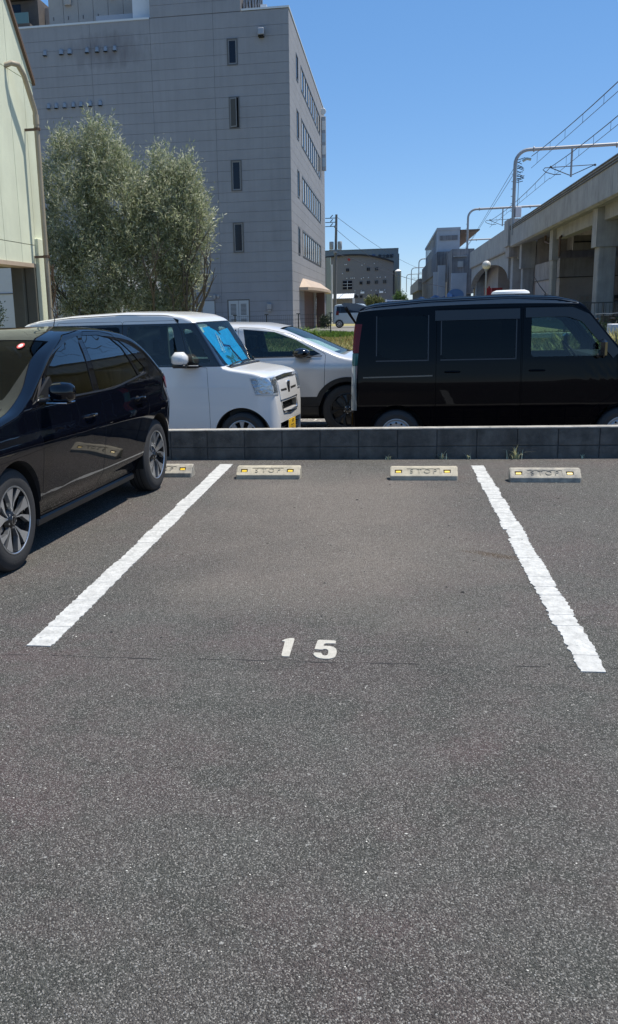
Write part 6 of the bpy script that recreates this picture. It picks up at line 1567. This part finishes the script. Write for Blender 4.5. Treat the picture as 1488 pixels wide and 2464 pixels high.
OB().tube([(VX+.7, 103, 15.2), (VX+1.1, 103, 15.4), (VX+1.5, 103, 15.3)], .13, 8).rb('tension_insulator', M['silo'], m1)
for y, lab, in ((163, 'second catenary mast, standing where the viaduct meets the station'), (240, 'third catenary mast, its bend showing left of the station'), (326, 'fourth catenary mast, small beyond the station'), (400, 'fifth catenary mast, tiny beyond the station'), (480, 'farthest catenary mast beyond the station')):
    c_ = copy_tree(m1 if False else m1); 
    for ch in list(c_.children):
        if ch.name.split('.')[0] in ('switch_gear', 'control_box', 'cable', 'tension_insulator'): bpy.data.objects.remove(ch)
    c_.location.y = y; c_.location.x = {163: VX, 240: 10.3, 326: 8.9, 400: 8.0, 480: 7.3}[y]; c_['label'] = lab
def cat_wire(pa, pb, drop, label, n, ext=''):
    t = empty('overhead_wire', pa, 0, label, 'overhead wire'); a, b = Vector((0, 0, 0)), Vector(pb)-Vector(pa)
    P_ = [a.lerp(b, i/24) - Vector((0, 0, .5*4*(i/24)*(1-i/24))) for i in range(25)]; MB().tube(P_, .035, 5).build('messenger_wire', M['wire'], t)
    Q_ = [a.lerp(b, i/2) - Vector((0, 0, drop)) for i in range(3)]; MB().tube(Q_, .022, 5).build('contact_wire', M['wire'], t)
    for k in range(n): s_ = (k+.5)/n; p = a.lerp(b, s_); MB().tube([p-Vector((0, 0, .5*4*s_*(1-s_))), p-Vector((0, 0, drop))], .014, 4).build('dropper', M['wire'], t)
cat_wire((15.5, 163, 14.4), (15.5, 103.1, 14.5), 1.0, 'overhead contact wire between the second and nearest masts', 9)
cat_wire((15.5, 103.1, 14.5), (15.5, 43, 14.5), 1.1, 'overhead contact wire from the nearest mast towards the upper right', 10)
cat_wire((VX+1.55, 103, 15.6), (VX+2.9, 43, 15.9), 1.1, 'highest pair of overhead wires, anchored at the nearest mast head', 9)
cat_wire((19.8, 163, 14.4), (19.8, 60, 14.5), 1.0, 'overhead contact wire on the far track, mostly behind the parapet', 12)
for k, (dx, z) in enumerate(((-.1, 14.6), (.0, 14.2))): wire('feeder_cable', [(VX+dx, 103, z), (VX+1.2, 223, 8.9+.2*k)], .025, .2, ('upper', 'lower')[k]+' stay cable running back from the nearest mast towards the station', None)

# ---- station at the end of the viaduct
stn = empty('railway_station', (VX, 170, 0), 0, 'elevated concrete railway station with pale panelled platform building', 'building')
OB().box(VX-2.6, VX+12, 172, 300, 9.3, 10.3).rb('platform_edge', M['station'], stn)
OB().box(VX-4.2, VX-.2, 176, 260, 7.0, 10.6).rb('viaduct_side', M['station'], stn)
OB().box(VX-4.0, VX+2, 178, 262, 0, 7.0).rb('substructure', M['station'], stn)
OB().box(VX-2.55, VX+.9, 160, 176, 3.2, 10.1).rb('front_block', M['station'], stn)
OB().box(VX-2.6, VX-.2, 159.9, 161, -.1, 6.4).rb('lower_wall', M['station_light'], stn)
OB().box(VX-4.3, VX-3.1, 168, 170, -.1, 8.0).box(VX-5.0, VX-4.31, 170, 171, -.1, 7.0).rb('splayed_pier', M['station_light'], stn)
OB().box(VX-1.7, VX-.8, 159.6, 159.88, 7.3, 8.2).rb('wall_hatch', M['concrete'], stn)
OB().box(VX-2.4, VX-.3, 159.5, 159.88, 8.9, 9.05).rb('ledge', M['concrete'], stn)
OB().lathe([(.001, -.03), (1.9, -.03), (1.9, 0)], (VX-3.1, 159.85, 4.6), 'y', 24).xf(Matrix.Translation((VX-1.9, 0, 3.0)) @ Matrix.Diagonal((.7, 1, .5, 1)) @ Matrix.Translation((-VX+3.1, 0, -4.6))).rb('mural_shape', M['mural_blue'], stn)
# platform house
OB().box(VX-4.1, VX-.2, 178, 182, 10.6, 14.3).rb('platform_house', M['station_light'], stn)
OB().box(VX-4.2, VX-.1, 177.9, 240, 14.3, 14.75).rb('platform_roof', M['station_light'], stn)
for k in range(9): OB().box(VX-4.15, VX-4.02, 184+6.2*k, 185.2+6.2*k, 10.6, 14.3).rb('roof_post', M['station_light'], stn)
OB().box(VX-4.05, VX-4.0, 182, 236, 10.6, 12.3).rb('side_screen', M['station'], stn)
OB().box(VX-3.7, VX-.6, 177.85, 177.89, 12.6, 13.4).rb('window_band', M['station'], stn)
OB().prism([(VX-.1, 13.6), (VX+3.2, 14.1), (VX+3.2, 14.3), (VX-.1, 14.3)], 178, 235).rb('platform_canopy', M['bracket'], stn)
OB().box(VX-4.1, VX+14, 300, 420, 6, 9.4).rb('viaduct_beyond', M['station'], stn)
for k in range(6): OB().box(VX-3.6, VX-2.6, 305+18*k, 307+18*k, 0, 6.4).rb('pier', M['station'], stn)
tarp = OB(); n = 14; vs = []; fs = []
for i in range(n+1):
    x = 4.0+.42*i; z = 2.55+.25*math.sin(i*1.3)+.04*i; vs += [(x, 150, 0), (x, 149.6+.2*math.sin(i*2.), z), (x, 150.2, z-.1), (x, 150.4, 0)]
for i in range(n): q = 4*i; fs += [(q, q+4, q+5, q+1), (q+1, q+5, q+6, q+2), (q+2, q+6, q+7, q+3)]
tarp.add(vs, fs).build('tarpaulin', M['tarp_blue']); tag(bpy.data.objects['tarpaulin'], 'sagging blue tarpaulin below the station piers', 'tarpaulin')
tb = empty('tent', (-.2, 140, 0), 0, 'low blue and white tent roof just above the black van', 'tent')
OB().prism([(-.75, 2.1), (2.2, 2.1), (1.9, 2.32), (-.55, 2.45)], 140, 143).rb('tent_roof', M['tarp_blue'], tb); OB().box(-.8, -.6, 139.8, 140, 0, 2.5).box(-.7, 2.2, 139.9, 139.98, 2.28, 2.36).rb('tent_edge', M['silo_top'], tb)
rp = empty('vending_kiosk', (12.9, 125, 0), 0, 'red kiosk front in the shade under the viaduct', 'kiosk')
OB().box(11.8, 12.0, 123, 123.3, 0, 3.6).box(12.3, 13.6, 124, 125, 0, 3.4).rb('red_front', M['red'], rp); OB().box(11.3, 12.1, 122.8, 122.95, 2.3, 3.4).rb('white_notice', M['red'], rp)
# globe street lamp
lp = empty('street_lamp', (5.6, 60, 0), 0, 'globe street lamp on a slim grey post before the viaduct', 'street lamp')
OB().tube([(5.6, 60, 0), (5.6, 60, 3.55)], .055, 10).rb('post', M['steelpole'], lp, smooth=True)
OB().sphere((5.6, 60, 3.78), .255, 22, 14).rb('globe', M['globe'], lp, smooth=True, angle=80); OB().lathe([(.12, 0), (.14, .1), (.10, .12)], (5.6, 60, 3.47), 'z', 14).rb('collar', M['steelpole'], lp)
OB().tube([(4.1, 75, 0), (4.1, 75, 3.2)], .05, 8).build('thin_post', M['steelpole']); tag(bpy.data.objects['thin_post'], 'thin grey post left of the globe lamp', 'post')

# ---- right edge: dark fence, bikes, hedge, white box, guard rail
ff = empty('railing', (11, 35, .1), 0, 'dark upright-bar railing under the viaduct at the right edge', 'fence')
OB().box(5.9, 18, 34.98, 35.02, 1.46, 1.50).box(5.9, 18, 34.98, 35.02, .3, .33).rb('rail', M['fence_dark'], ff)
for k in range(10): OB().box(6.0+1.25*k-.02, 6.0+1.25*k+.02, 34.97, 35.03, .05, 1.5).rb('post', M['fence_dark'], ff)
mb = OB()
for k in range(95): mb.box(5.95+.125*k-.006, 5.95+.125*k+.006, 34.99, 35.01, .33, 1.46)
mb.rb('bars', M['fence_dark'], ff, kind='stuff')
def bicycle(x, y, a, label):
    b = empty('bicycle', (x, y, .1), a, label, 'bicycle', 'bicycles parked along the railing')
    for dx in (-.5, .5):
        MB().lathe([(.30, -.015), (.335, 0), (.30, .015)], (dx, 0, .335), 'y', 24, True).build('wheel', M['rubber'], b)
        mb = MB()
        for k in range(8): t = math.pi*k/8; mb.tube([(dx+.3*math.cos(t), 0, .335+.3*math.sin(t)), (dx-.3*math.cos(t), 0, .335-.3*math.sin(t))], .003, 3)
        mb.build('spokes', M['steelpole'], b, kind='stuff')
    MB().tube([(-.5, 0, .335), (-.08, 0, .32), (-.18, 0, .80)], .016, 6).tube([(-.08, 0, .32), (.36, 0, .78)], .018, 6).tube([(.5, 0, .335), (.36, 0, .80), (.33, 0, 1.0)], .016, 6).build('frame', M['wire'], b)
    MB().tube([(.28, -.27, 1.0), (.33, 0, 1.02), (.28, .27, 1.0)], .014, 6).build('handlebar', M['steelpole'], b); MB().box(-.30, -.08, -.07, .07, .82, .88, .02).build('saddle', M['black_plastic'], b)
    MB().prism([(.42, .72), (.72, .72), (.76, .95), (.40, .95)], -.15, .15).build('basket', M['fence_dark'], b)
    return b
for k, (x, a, w_) in enumerate(((6.95, .9, 'first'), (7.45, 1.1, 'second'), (7.95, .8, 'third'), (8.4, 1.2, 'fourth'))): bicycle(x, 34.2, a, 'dark bicycle leaning at the railing, %s from the left' % w_)
hg = empty('hedge', (8, 33, 0), 0, 'dark low hedge in front of the bicycles at the right edge', 'hedge')
leaf_cloud('foliage', [(-1.2+.8*k, 0, .35+.08*math.sin(k*2), .6, .4, .42, 1) for k in range(8)], 2200, .07, M['leaf_dark'], hg, 9, per=7, wid=.5, shell=.2)
wbk = empty('utility_box', (6.6, 30, 0), 0, 'white utility box on a low concrete kerb at the right edge', 'utility box')
OB().box(6.47, 7.4, 30, 30.6, .30, .86, .015).rb('cabinet', M['box_white'], wbk); OB().box(6.3, 9, 29.9, 30.7, .0, .29, .01).rb('base', M['wall_top'], wbk)
gr = empty('guard_rail', (4.5, 33, 0), 0, 'cream guard rail seen through the van driver window', 'guard rail')
OB().box(3.2, 6.1, 33, 33.05, .40, .56, .01).rb('beam', M['rail_white'], gr)
for x in (3.6, 5.4): OB().tube([(x, 33.1, 0), (x, 33.1, .55)], .05, 8).rb('post', M['rail_white'], gr)
OB().lathe([(.001, -.02), (.07, -.02), (.07, 0)], (3.95, 32.95, .66), 'y', 16).rb('orange_reflector', M['reflector'], gr)
fw_ = grass_field('grass', 500, (6.0, 6.9), (28.5, 29.8), .55, M['weed'], 12, .010, 'pale straw weeds in flower beside the white utility box')
for o_ in (fw_,): o_.name = 'flowering_weeds'; o_['category'] = 'weeds'
fw2 = grass_field('flowering_weeds', 500, (4.2, 5.4), (29.5, 31), .5, M['weed'], 13, .009, 'pale weeds standing before the guard rail')
fw2['category'] = 'weeds'
